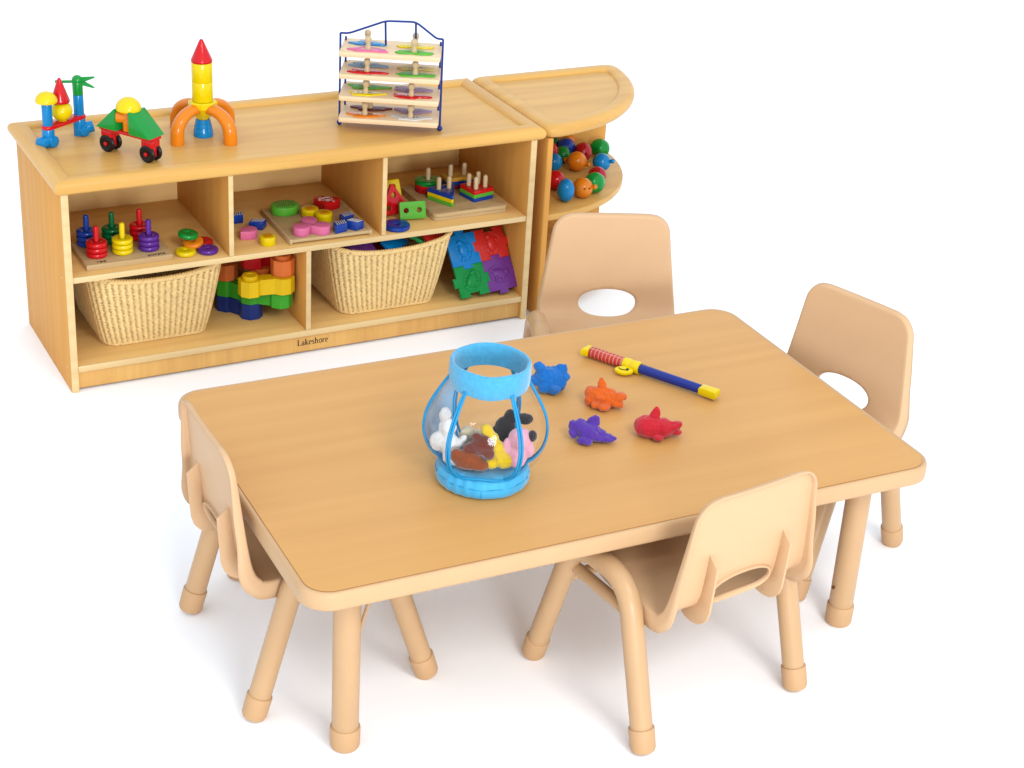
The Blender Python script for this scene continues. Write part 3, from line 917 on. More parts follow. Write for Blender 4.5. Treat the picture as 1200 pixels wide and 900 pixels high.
# ------------------------------------------------------------------ ring stacker, upper left cubby
Z2 = .2905
def ring_mesh(g, R=.0245, h=.0128, hole=.0072):
    c, a = (R + hole) / 2, (R - hole) / 2
    f = lambda v: math.copysign(abs(v) ** .62, v)
    pr = [(c + a * f(math.cos(t)), h / 2 + h / 2 * f(math.sin(t))) for t in [-2 * PI * k / 20 for k in range(21)]]
    return g.lathe(pr, 36)
def stacker():
    t = thing('ring_stacker_board', 'wooden stacker board with six coloured pegs in the upper left cubby', 'stacker board', SF, (.16, .105, Z2), 0)
    g = G(); g.box(-.103, .101, -.075, .074, 0, .0145, .0015); g.done('board', W_TOY, t)
    g = G(); g.done('x', W_TOY) if False else None
    pegs = [(-.065, -.026, 'red', RED, 'front left'), (-.004, -.026, 'yellow', YEL, 'front middle'), (.059, -.026, 'purple', PURPLE, 'front right'),
            (-.068, .048, 'blue', NAVY, 'rear left'), (-.008, .046, 'dark green', DGREEN, 'rear middle'), (.058, .044, 'red', RED, 'rear right')]
    for x, y, cn, mt, w in pegs:
        g = G(); g.lathe([(0, .0146), (.0066, .0146), (.0066, .084), (.0056, .0878), (.0032, .0896), (0, .090)], 20, None, (x, y, 0)); g.done('peg', mt, t)
        for k in range(3):
            g = G(); ring_mesh(g); o = g.done('stacking_ring', mt)
            tag(o, f'{("lowest", "middle", "topmost")[k]} of three {cn} rings on the {w} peg of the stacker', 'ring', 'rings on the stacker pegs')
            put(o, SF, (.16 + x, .105 + y, Z2 + .0147 + .0127 * k))
    for txt, x in (('red', -.065), ('purple', .066)):
        lettering(txt, .0155, INK, t, TR(x, -.062, .0148), bold=.01)
    loose = [(.299, .052, 0, YEL, 'loose yellow ring on the shelf right of the stacker board', (0, 0)),
             (.352, .046, 0, PURPLE, 'loose purple ring, rightmost of the pile beside the stacker board', (0, 0)),
             (.356, .096, 0, RED, 'loose red ring at the back of the pile beside the stacker board', (0, 0)),
             (.326, .075, .012, ORANGE, 'loose orange ring leaning under the green one beside the stacker', (.12, -.18)),
             (.318, .092, .0265, GREEN, 'loose green ring lying on top of the pile beside the stacker', (.05, .1))]
    for u, v, z, mt, lb, tl in loose:
        g = G(); ring_mesh(g, hole=.0045); o = g.done('stacking_ring', mt); tag(o, lb, 'ring', 'loose rings beside the stacker'); put(o, SF, (u, v, Z2 + .0003 + z), tilt=tl)
stacker()

# ------------------------------------------------------------------ shape tray, upper middle cubby
def heart(s, n=36):
    pts = []
    for i in range(n):
        t = 2 * PI * i / n
        pts.append((s * 16 * math.sin(t) ** 3 / 17, s * (13 * math.cos(t) - 5 * math.cos(2 * t) - 2 * math.cos(3 * t) - math.cos(4 * t)) / 17))
    return pts
def shape_tray():
    t = thing('shape_tray', 'square wooden sorting tray with shaped wells in the upper middle cubby', 'tray', SF, (.657, .126, Z2), -.02)
    h1 = circ(-.062, .071, .034, 24, .030); h2 = circ(.048, .066, .030, 24)
    h3 = circ(-.045, -.062, .036, 24); h4 = circ(.062, -.052, .034, 24); h5 = circ(.004, .012, .032, 24)
    g = G(); g.prism(rrect(-.105, .105, -.108, .108, .006), .005, .0135, .002, holes=()) ; g.done('tray_base', W_TOY, t)
    g = G()
    for (x0, x1, y0, y1) in ((-.107, -.099, -.11, .11), (.099, .107, -.11, .11)):
        g.box(x0, x1, y0, y1, .0, .0155, .002)
    g.done('tray_edge', W_TOY, t)
    zt = Z2 + .0138
    def piece(name, pts, u, v, mt, lb, hgt=.022, yaw=0, z=None, cat='shape block', lines=None, lm=None):
        o = thing(name, lb, cat, SF, (u, v, z if z is not None else zt), yaw, 'textured shape blocks')
        g = G(); g.prism(pts, 0, hgt, .0016); g.done('block', mt, o)
        if lines:
            g = G()
            for q in lines: g.tube([(q[0], q[1], hgt), (q[2], q[3], hgt)], .0014, 6)
            g.done('ridges', lm or NAVY, o)
        return o
    def dots(o, lst, mt, hgt):
        g = G()
        for x, y in lst: g.sphere((x, y, hgt), (.0024, .0024, .0012), n=8)
        g.done('raised_dots', mt, o)
    D = [(.036 * math.cos(a), .030 * math.sin(a)) for a in [2 * PI * i / 30 for i in range(30)]]
    o = piece('shape_block', D, .602, .196, LGREEN, 'light green oval block at the rear left of the wooden tray', lines=[(x, -.018, x + .010, .018) for x in [-.024 + .006 * i for i in range(8)]], lm=GREEN)
    o = piece('shape_block', heart(.036), .712, .192, RED, 'red heart block with white specks at the rear of the tray', yaw=-.5)
    dots(o, [(random.uniform(-.02, .02), random.uniform(-.012, .018)) for _ in range(26)], WHITEP, .022)
    st = [(x, -.011, x, .011) for x in (-.009, -.0045, 0, .0045, .009)]
    piece('shape_block', circ(0, 0, .0215, 26), .651, .150, YEL, 'yellow round ridged block in the tray, rear of the two together', lines=st, lm=ORANGE)
    piece('shape_block', circ(0, 0, .0215, 26), .673, .113, YEL, 'yellow round ridged block in the tray, front of the two together', lines=st, lm=ORANGE)
    petal = [(.0215 * math.cos(a), .0215 * math.sin(a)) for a in [PI * 1.5 + PI * 1.5 * i / 20 - PI * .5 for i in range(21)]] + [(-.0, -.0215), (.0215, -.0215)]
    petal = [(-.020, -.020), (.004, -.020)] + [(.0 + .020 * math.cos(a), .0 + .020 * math.sin(a)) for a in [-PI / 2 + .25 + (PI * 1.0 + PI / 2 - .5) * i / 16 for i in range(17)]] + [(-.020, .004)]
    piece('shape_block', petal, .622, .083, PINK, 'pink petal block at the top of the trio in the tray', yaw=.9)
    piece('shape_block', petal, .588, .048, PINK, 'pink petal block at the left of the trio in the tray', yaw=2.4)
    piece('shape_block', petal, .640, .040, PINK, 'pink petal block at the right of the trio in the tray', yaw=-.9)
    rh = [(-.020, -.012), (.014, -.012), (.022, .012), (-.012, .012)]
    sl = [(x, -.009, x + .006, .009) for x in (-.012, -.006, 0, .006, .012)]
    piece('shape_block', rh, .684, .036, NAVY, 'blue slanted block at the left of the trio in the tray', yaw=.2, lines=sl, lm=WHITEP)
    piece('shape_block', rh, .722, .040, NAVY, 'blue slanted block at the right of the trio in the tray', yaw=-.9, lines=sl, lm=WHITEP)
    piece('shape_block', rh, .720, .082, NAVY, 'blue slanted block at the rear of the trio in the tray', yaw=.3, lines=sl, lm=WHITEP)
    zf = Z2 + .0003
    piece('shape_block', rh, .478, .205, NAVY, 'loose blue slanted block left of the tray, nearest the back', .022, 0.0, zf, lines=sl, lm=WHITEP)
    piece('shape_block', rh, .512, .148, NAVY, 'loose blue slanted block touching the left edge of the tray', .022, -.4, zf, lines=sl, lm=WHITEP)
    piece('shape_block', petal, .475, .103, PINK, 'loose pink petal block left of the tray', .022, -.35, zf)
    piece('shape_block', circ(0, 0, .019, 26), .502, .046, YEL, 'loose yellow round ridged block left of the tray at the shelf front', .022, 0, zf, lines=st, lm=ORANGE)
shape_tray()

# ------------------------------------------------------------------ geometric peg board, upper right cubby
def geo_board():
    t = thing('peg_board', 'wooden peg board with rounded corners in the upper right cubby', 'peg board', SF, (1.052, .15, Z2), 0)
    g = G(); g.prism(rrect(-.108, .100, -.106, .106, .012), 0, .009, .001); g.done('lower_board', W_TOY, t)
    g = G(); g.prism(rrect(-.108, .100, -.106, .106, .012), .0093, .0195, .0018); g.done('upper_board', W_TOY, t)
    g = G(); g.box(-.035, .012, -.0965, -.0955, .0194, .0198, 0); g.done('printed_line', INK, t)
    def peg(x, y, h=.062):
        g = G(); g.lathe([(0, .0196), (.006, .0196), (.006, .0195 + h - .005), (.0048, .0195 + h - .0015), (.0025, .0195 + h), (0, .0195 + h)], 20, None, (x, y, 0)); g.done('peg', W_PEG, t)
    def plates(pts, cx, cy, holes, mats, names, lbls, yaw=0):
        for k in range(len(mats)):
            g = G(); g.prism(pts, 0, .0098, .001, holes=[circ(hx, hy, .0068, 14) for hx, hy in holes])
            o = g.done(names, mats[k]); tag(o, lbls[k], 'shape plate', 'stacking shape plates')
            put(o, SF, (1.052 + cx, .15 + cy, Z2 + .0197 + .0101 * k), yaw)
        c, s = math.cos(yaw), math.sin(yaw)
        for hx, hy in holes: peg(cx + c * hx - s * hy, cy + s * hx + c * hy)
    plates(circ(0, 0, .034, 36), -.052, .058, [(0, 0)], [DKRED, RED, GREEN], 'round_plate', ['dark red round plate at the bottom of the rear left stack', 'red round plate under the green round plate', 'green round plate on top of the rear left stack'])
    tri = [(-.039, .019), (-.036, .025), (.038, .034), (.042, .029), (.001, -.052), (-.005, -.053)]
    plates(tri, -.041, -.020, [(-.014, .006), (.014, .004)], [LGREEN, YEL, NAVY], 'triangular_plate', ['light green triangular plate at the bottom of the front left stack', 'yellow triangular plate in the middle of the front left stack', 'blue triangular plate on top of the front left stack'], 0)
    plates(rrect(-.040, .040, -.022, .022, .004), .034, .062, [(-.02, 0), (.02, 0)], [MAROON, NAVY, GOLD], 'rectangular_plate', ['maroon rectangular plate at the bottom of the rear right stack', 'blue rectangular plate in the middle of the rear right stack', 'gold rectangular plate on top of the rear right stack'])
    plates(rrect(-.032, .032, -.032, .032, .004), .048, -.026, [(-.015, -.015), (.015, -.015), (-.015, .015), (.015, .015)], [NAVY, LGREEN, RED], 'square_plate', ['blue square plate at the bottom of the front right stack', 'green square plate in the middle of the front right stack', 'red square plate on top of the front right stack'], .2)
    # loose plates at the left
    g = G(); g.prism(circ(0, 0, .034, 36), 0, .011, .003, holes=[circ(0, 0, .0068, 14)]); o = g.done('round_plate', NAVY)
    tag(o, 'loose blue round plate lying flat beside the divider', 'shape plate', 'stacking shape plates'); put(o, SF, (.838, .040, Z2 + .0004))
    def lean(pts, holes, mt, u, v, z, yaw, tilt, name, lb):
        g = G(); g.prism(pts, -.005, .005, .001, holes=[circ(a, b, .0068, 16) for a, b in holes]); o = g.done(name, mt)
        tag(o, lb, 'shape plate', 'stacking shape plates')
        o.matrix_world = Matrix.Translation(SF @ V((u, v, z))) @ Matrix.Rotation(SA + yaw, 4, 'Z') @ RX(tilt)
    lean(rrect(-.034, .034, 0, .044, .004), [(-.017, .022), (.017, .022)], LGREEN, .896, .070, Z2 + .005, -.15, 72, 'rectangular_plate', 'loose green rectangular plate with two holes leaning upright')
    lean([(-.042, 0), (-.044, .004), (-.003, .076), (.003, .076), (.044, .004), (.042, 0)], [(0, .048), (-.019, .018), (.019, .018)], RED, .868, .112, Z2 + .006, .1, 68, 'triangular_plate', 'loose red triangular plate with three holes leaning beside the divider')
    lean(rrect(-.034, .034, 0, .068, .004), [(-.015, .02), (.015, .02), (-.015, .05), (.015, .05)], YEL, .876, .160, Z2 + .006, .1, 66, 'square_plate', 'loose yellow square plate leaning behind the red triangle')
geo_board()

# ------------------------------------------------------------------ wicker baskets
Z1 = .066
def make_basket(label, p):
    t = thing('wicker_basket', label, 'basket', SF, p, 0, 'wicker baskets in the lower cubbies')
    NST, ROWS, H = 78, 42, .176
    def dims(k):
        e = k ** .85
        return .127 + .040 * e, .135 + .030 * e, .035 + .01 * e
    def ring(k, n, sag=True):
        a, b, r = dims(k)
        per = [(a - r) * 2, PI / 2 * r, (b - r) * 2, PI / 2 * r]; tot = 2 * sum(per); out = []
        for i in range(n):
            d = tot * i / n
            segs = [('f',), ('c', a - r, -b + r, -90), ('r',), ('c', a - r, b - r, 0), ('b',), ('c', -a + r, b - r, 90), ('l',), ('c', -a + r, -b + r, 180)]
            ln = [per[0], per[1], per[2], per[1]] * 2
            j = 0
            while d > ln[j] + 1e-9: d -= ln[j]; j += 1
            s = segs[j]
            if s[0] == 'f': q = (-a + r + d, -b, 0, -1)
            elif s[0] == 'r': q = (a, -b + r + d, 1, 0)
            elif s[0] == 'b': q = (a - r - d, b, 0, 1)
            elif s[0] == 'l': q = (-a, b - r - d, -1, 0)
            else:
                th = math.radians(s[3]) + d / r
                q = (s[1] + r * math.cos(th), s[2] + r * math.sin(th), math.cos(th), math.sin(th))
            z = .004 + H * k
            cx, cy = q[0] / a, q[1] / b
            z += k ** 1.6 * (.028 * (abs(cx) ** 2.4) * (1 if abs(cy) > .5 else 1) - .010)
            out.append((q[0], q[1], z, q[2], q[3]))
        return out
    sub = 6
    g = G(); tm = bmesh.new()
    for rw in range(ROWS):
        k = (rw + .5) / ROWS
        R = ring(k, NST * sub); n = len(R); NQ = 5; rings = []
        dr = random.Random(rw)
        for i in range(n):
            x, y, z, nx, ny = R[i]
            ph = math.cos(2 * PI * (i / sub) + .35 * math.sin(rw * 1.7)); ph = max(-1, min(1, 1.6 * ph + .55))
            off = .0015 * ph; vr = .00175 + .00042 * ph + .00012 * math.sin(i * .9 + rw * 2.3)
            z += .0003 * math.sin(i * .37 + rw)
            rr = .00265
            rg = []
            for j in range(NQ):
                a = 2 * PI * j / NQ
                rg.append(tm.verts.new((x + nx * (off + .0013 * math.cos(a)), y + ny * (off + .0013 * math.cos(a)), z + vr * math.sin(a))))
            rings.append(rg)
        for i in range(n):
            A, B = rings[i], rings[(i + 1) % n]
            for j in range(NQ): tm.faces.new((A[j], A[(j + 1) % NQ], B[(j + 1) % NQ], B[j]))
    g._add(tm); g.done('woven_wall', RATTAN, t, ang=80)
    g = G(); tm = bmesh.new()
    lv = [ring(k / 8, NST) for k in range(9)]
    for i in range(NST):
        prev = None
        for k in range(9):
            x, y, z, nx, ny = lv[k][i]
            tx, ty = -ny, nx
            q = [tm.verts.new((x + tx * u + nx * w, y + ty * u + ny * w, z)) for u, w in ((.0019, 0), (0, .0012), (-.0019, 0), (0, -.0012))]
            if prev:
                for j in range(4): tm.faces.new((prev[j], prev[(j + 1) % 4], q[(j + 1) % 4], q[j]))
            prev = q
    g._add(tm); g.done('stakes', RATTANS, t, ang=80)
    # rolled rim: two strands twisted round each other
    g = G()
    R = ring(1.0, 420)
    for s in range(3):
        path = []
        for i, (x, y, z, nx, ny) in enumerate(R):
            a = 2 * PI * (i / 420 * 60 + s / 3)
            path.append((x + nx * .0040 * math.cos(a), y + ny * .0040 * math.cos(a), z + .0020 + .0040 * math.sin(a)))
        g.tube(path, .0034, 6, closed=True)
    R = ring(0.0, 420)
    for s in range(2):
        path = []
        for i, (x, y, z, nx, ny) in enumerate(R):
            a = 2 * PI * (i / 420 * 60 + s / 2)
            path.append((x + nx * .0022 * math.cos(a), y + ny * .0022 * math.cos(a), z + .0005 + .0022 * math.sin(a)))
        g.tube(path, .0024, 6, closed=True)
    g.done('rim', RATTAN, t, ang=80)
    g = G(); a, b, r = dims(0); g.prism(rrect(-a, a, -b, b, r), .001, .0045, .0008); g.done('basket_floor', RATTANS, t)
    return t
bk = make_basket('empty looking wicker basket in the lower left cubby', (.232, .213, Z1))
dup(bk, 'wicker basket filled with coloured tiles in the lower right cubby', SF, (.829, .185, Z1), 0)

# ------------------------------------------------------------------ jigsaw tiles
def tile_outline(L_, sides):
    """square with a trapezoid tab (1), slot (-1) or plain edge (0) on each side"""
    h = L_ / 2; w0, w1, d = L_ * .14, L_ * .17, L_ * .115
    def edge(k):
        if k == 0: return []
        return [(-w0, 0), (-w1, k * d), (w1, k * d), (w0, 0)]
    pts = []
    for q, k in enumerate(sides):
        a = q * 90
        c, s = round(math.cos(math.radians(a))), round(math.sin(math.radians(a)))
        # bottom side of local frame: y=-h, going +x, outward is -y
        lst = [(-h, -h)] + [(x, -h - y) for x, y in edge(k)]
        for x, y in lst: pts.append((c * x - s * y, s * x + c * y))
    return pts
def make_tile(mt, sides, label, M, seed, group):
    L_ = .083; rnd = random.Random(seed)
    o = bpy.data.objects.new('jigsaw_tile', None); COL.objects.link(o); tag(o, label, 'jigsaw tile', group)
    o.matrix_world = M
    g = G(); g.prism(tile_outline(L_, sides), 0, .0085, .0012); g.done('tile_plate', mt, o)
    g = G()
    # raised creature: body, head, back knobs and an outline cord
    a0 = rnd.uniform(0, 360); c, s = math.cos(math.radians(a0)), math.sin(math.radians(a0))
    W_ = lambda x, y, z=.0085: (c * x - s * y, s * x + c * y, z)
    RR = RZ(a0)
    g.sphere(W_(0, 0), (.021, .013, .0050), n=18, R=RR); g.sphere(W_(.018, .008), (.0085, .0075, .0048), n=14, R=RR)
    g.sphere(W_(-.022, .004), (.012, .0048, .0035), n=14, R=RZ(a0 + 150))
    for k in range(5):
        a = math.radians(40 + 28 * k); g.sphere(W_(.019 * math.cos(a), .014 * math.sin(a) + .001), (.0032, .0032, .0038), n=10)
    for x in (-.010, .010): g.sphere(W_(x, -.013), (.0042, .0070, .0036), n=10, R=RR)
    g.tube([W_(.031 * math.cos(2 * PI * k / 40) * (1 + .05 * math.sin(3 * k)), .024 * math.sin(2 * PI * k / 40) * (1 + .06 * math.sin(2 * k)), .0086) for k in range(40)], .0011, 6, closed=True)
    g.done('raised_creature', mt, o)
    return o
def leaning_tiles():
    bl = V((1.021, .030, Z1 + .004))
    base = Matrix.Translation(SF @ bl) @ Matrix.Rotation(SA + .0, 4, 'Z') @ RX(56) @ RZ(4)
    P = .083
    grp = 'jigsaw tiles joined in a square'
    cell = lambda i, j: base @ TR(P * (i + .5), P * (j + .5), .002)
    # sides order: bottom, right, top, left
    make_tile(TLGREEN, (-1, 1, -1, 1), 'green jigsaw tile, lower left of the four leaning on the shelf', cell(0, 0), 1, grp)
    make_tile(TLPUR, (1, 1, 1, -1), 'purple jigsaw tile, lower right of the four leaning on the shelf', cell(1, 0), 2, grp)
    make_tile(TLBLUE, (1, -1, 1, 0), 'sky blue jigsaw tile, upper left of the four leaning on the shelf', cell(0, 1), 3, grp)
    make_tile(TLRED, (-1, 1, -1, 1), 'red jigsaw tile, upper right of the four leaning on the shelf', cell(1, 1), 4, grp)
leaning_tiles()
def basket_tiles():
    grp = 'jigsaw tiles piled in the basket'
    def pl(mt, u, v, z, e, sides, lb, sd):
        M = Matrix.Translation(SF @ V((u, v, z))) @ Matrix.Rotation(SA, 4, 'Z') @ Euler([math.radians(q) for q in e]).to_matrix().to_4x4()
        make_tile(mt, sides, lb, M, sd, grp)
    pl(TLPUR, .742, .082, .246, (34, -4, 8), (1, -1, 1, -1), 'purple jigsaw tile lying in the filled basket, leftmost at its front', 11)
    pl(TLBLUE, .834, .088, .249, (32, 4, 30), (1, 1, -1, -1), 'sky blue jigsaw tile in the middle of the filled basket', 12)
    pl(TLGREEN, .896, .088, .250, (30, 12, 60), (-1, 1, 1, 1), 'green jigsaw tile tilted up in the filled basket', 13)
    pl(TLRED, .948, .084, .250, (24, 10, 20), (1, -1, 1, 1), 'red jigsaw tile at the right side of the filled basket', 14)
    pl(TLGREEN, .685, .150, .246, (10, -20, 50), (1, 1, -1, 1), 'green jigsaw tile at the left rear of the filled basket', 15)
    pl(TLRED, .80, .24, .215, (5, 5, 10), (1, 1, -1, 1), 'red jigsaw tile deep at the back of the filled basket', 16)
    pl(TLPUR, .90, .25, .21, (-5, 5, 30), (1, 1, -1, 1), 'purple jigsaw tile deep at the back of the filled basket', 17)
    pl(TLBLUE, .73, .16, .190, (5, 5, 15), (1, 1, -1, 1), 'sky blue jigsaw tile buried under the purple one in the basket', 18)
    pl(TLRED, .86, .16, .185, (5, 5, 15), (1, 1, -1, 1), 'red jigsaw tile buried under the blue and green ones in the basket', 19)
basket_tiles()

# ------------------------------------------------------------------ big connecting blocks
def block(mt, lobes, z, label, studs=(0, 1)):
    """octagonal lobes joined by a waist, a round stud on each lobe"""
    c0 = V(lobes[0]); 
    o = thing('connecting_block', label, 'building block', SF, (lobes[0][0], lobes[0][1], z), 0, 'large connecting blocks in a tower')
    g = G(); R = .0295; hgt = .0415
    loc = [V(q) - c0 for q in lobes]
    oc = lambda c: [(c.x + R * math.cos(PI / 8 + PI / 4 * k), c.y + R * math.sin(PI / 8 + PI / 4 * k)) for k in range(8)]
    for q in loc: g.prism(oc(q), 0, hgt, .0010)
    for a, b in zip(loc, loc[1:]):
        d = (b - a).normalized(); nrm = V((-d.y, d.x))
        w = .0165
        g.prism([tuple(a + nrm * w), tuple(a - nrm * w), tuple(b - nrm * w), tuple(b + nrm * w)], .0004, hgt - .0004, .0006)
    g.done('block_body', mt, o, ang=20)
    for k in studs:
        g = G(); g.lathe([(0, hgt), (.0195, hgt), (.0195, hgt + .0085), (.0182, hgt + .0102), (.010, hgt + .0104), (.008, hgt + .0085), (0, hgt + .0085)], 28, None, (loc[k].x, loc[k].y, 0))
        g.done('stud', mt, o)
def tower():
    z = [Z1 + .0003 + .0420 * k for k in range(5)]
    A, B, C = (.4465, .196), (.487, .131), (.5475, .082)
    block(BKNAVY, [A, B], z[0], 'navy connecting block at the bottom of the tower', ())
    block(BKGREEN, [A, B, C], z[1], 'green connecting block, second layer of the tower', ())
    block(BKYEL, [(.468, .080), (.5485, .070)], z[2], 'yellow connecting block with bare stud at the front of the tower', (0,))
    block(BKOR, [A, (.487, .245)], z[2], 'orange connecting block, left of the third layer of the tower', ())
    block(BKOR, [(.553, .082)], z[3], 'orange connecting block on the right top of the tower', (0,))
    block(BKRED, [(.500, .150), (.553, .16)], z[3], 'red connecting block at the back top of the tower', ())
    block(BKOR, [(.52, .145), (.573, .16)], z[2], 'orange connecting block under the red one at the rear of the tower', ())
tower()

# ------------------------------------------------------------------ beads on the quarter shelf
def beads():
    Fo = cam.matrix_world
    def at_px(px, py, z):
        d = _F + _R * ((px - 600) / 2096.609) - _U * ((py - 450) / 2096.609)
        t = (z - 1.96997) / d.z
        return V((0, 0, 1.96997)) + d * t
    zc = .2855
    lst = [  # where on the shelf (measured), material, radii, nubs, label
        (703, 173, .025, GREEN, (.0275, .024, .023), 0, 'green lobed bead farthest right at the back of the quarter shelf', 'lob'),
        (705, 190, .024, BLUE, (.0235, .0235, .023), 1, 'sky blue bead with one nub, rightmost on the quarter shelf', ''),
        (700, 205, .023, DKRED, (.024, .023, .021), 0, 'red bead wedged between the blue nubbed and the green bead', ''),
        (697, 214, .026, GREEN, (.0265, .025, .026), 0, 'green swirled bead at the right front of the quarter shelf', 'lob'),
        (683, 220, .025, ORANGE, (.0255, .025, .025), 1, 'yellow orange bead with nub and spots at the front of the shelf', ''),
        (663, 223, .024, BLUE, (.0215, .0225, .029), 0, 'sky blue egg-shaped bead standing at the shelf front', ''),
        (651, 211, .024, RED, (.025, .024, .024), 0, 'red dimpled bead behind the blue egg beside the panel', ''),
        (648, 190, .024, BLUE, (.024, .024, .024), 0, 'blue bead with dark hole beside the side panel', ''),
        (659, 181, .023, GREEN, (.022, .022, .022), 0, 'green smooth bead between the three blue and orange ones', ''),
        (676, 189, .025, ORANGE, (.025, .025, .025), 2, 'orange ball bead with two nubs in the middle of the shelf', ''),
        (683, 178, .025, DKRED, (.0245, .024, .0245), 0, 'dark red ball bead behind the orange nubbed one', ''),
        (663, 172, .030, NAVY, (.0245, .023, .023), 0, 'dark blue ribbed bead at the rear of the heap', 'rib'),
        (663, 165, .030, ORANGE, (.027, .022, .021), 0, 'orange bead at the very back of the heap', ''),
        (644, 177, .030, RED, (.023, .023, .023), 0, 'red bead mostly hidden behind the side panel', ''),
        (647, 169, .030, DGREEN, (.022, .022, .022), 0, 'dark green bead mostly hidden at the rear left', '')]
    for px, py, zr, mt, rr, nubs, lb, kind in lst:
        rr = tuple(1.08 * q_ for q_ in rr)
        q = at_px(px, py, zc + rr[2] + (.012 if zr == .030 else 0))
        o = bpy.data.objects.new('bead', None); COL.objects.link(o)
        tag(o, lb, 'bead', 'chunky beads on the quarter shelf')
        o.matrix_world = Matrix.Translation(q) @ Matrix.Rotation(px * .37, 4, 'Z')
        g = G()
        tm = bmesh.new(); bmesh.ops.create_uvsphere(tm, u_segments=48, v_segments=28, radius=1)
        for v in tm.verts:
            th = math.atan2(v.co.y, v.co.x); k = 1
            if kind == 'lob': k = 1 + .055 * math.cos(6 * th) * (1 - v.co.z ** 2)
            if kind == 'rib': k = 1 + .035 * math.cos(16 * th) * (1 - v.co.z ** 2)
            v.co = V((v.co.x * rr[0] * k, v.co.y * rr[1] * k, v.co.z * rr[2]))
        g._add(tm); g.done('bead_body', mt, o, ang=60)
        g = G()
        g.lathe([(0, rr[2] * .985), (.0042, rr[2] * .985), (.0046, rr[2] * 1.0), (.006, rr[2] * .96), (.0042, rr[2] * .93)], 16)
        g.done('hole_rim', BLACK if 'hole' in lb else mt, o)
        for k in range(nubs):
            g = G(); a = (-.4 if k == 0 else PI - .5) - px * .37
            d = V((math.cos(a), math.sin(a), .28 if nubs == 1 else -.1)).normalized()
            g.tube([d * rr[0] * .9, d * (rr[0] + .006)], .0052, 12); g.sphere(d * (rr[0] + .0075), .0066, n=16)
            g.done('nub', mt, o)
        if 'spots' in lb:
            g = G()
            for a in (.2, .7, 1.2):
                d = V((math.cos(a - 1.6 - px * .37), math.sin(a - 1.6 - px * .37), .25)).normalized(); g.sphere(d * rr[0] * .99, .0024, n=10)
            g.done('spots', BROWN, o)
beads()

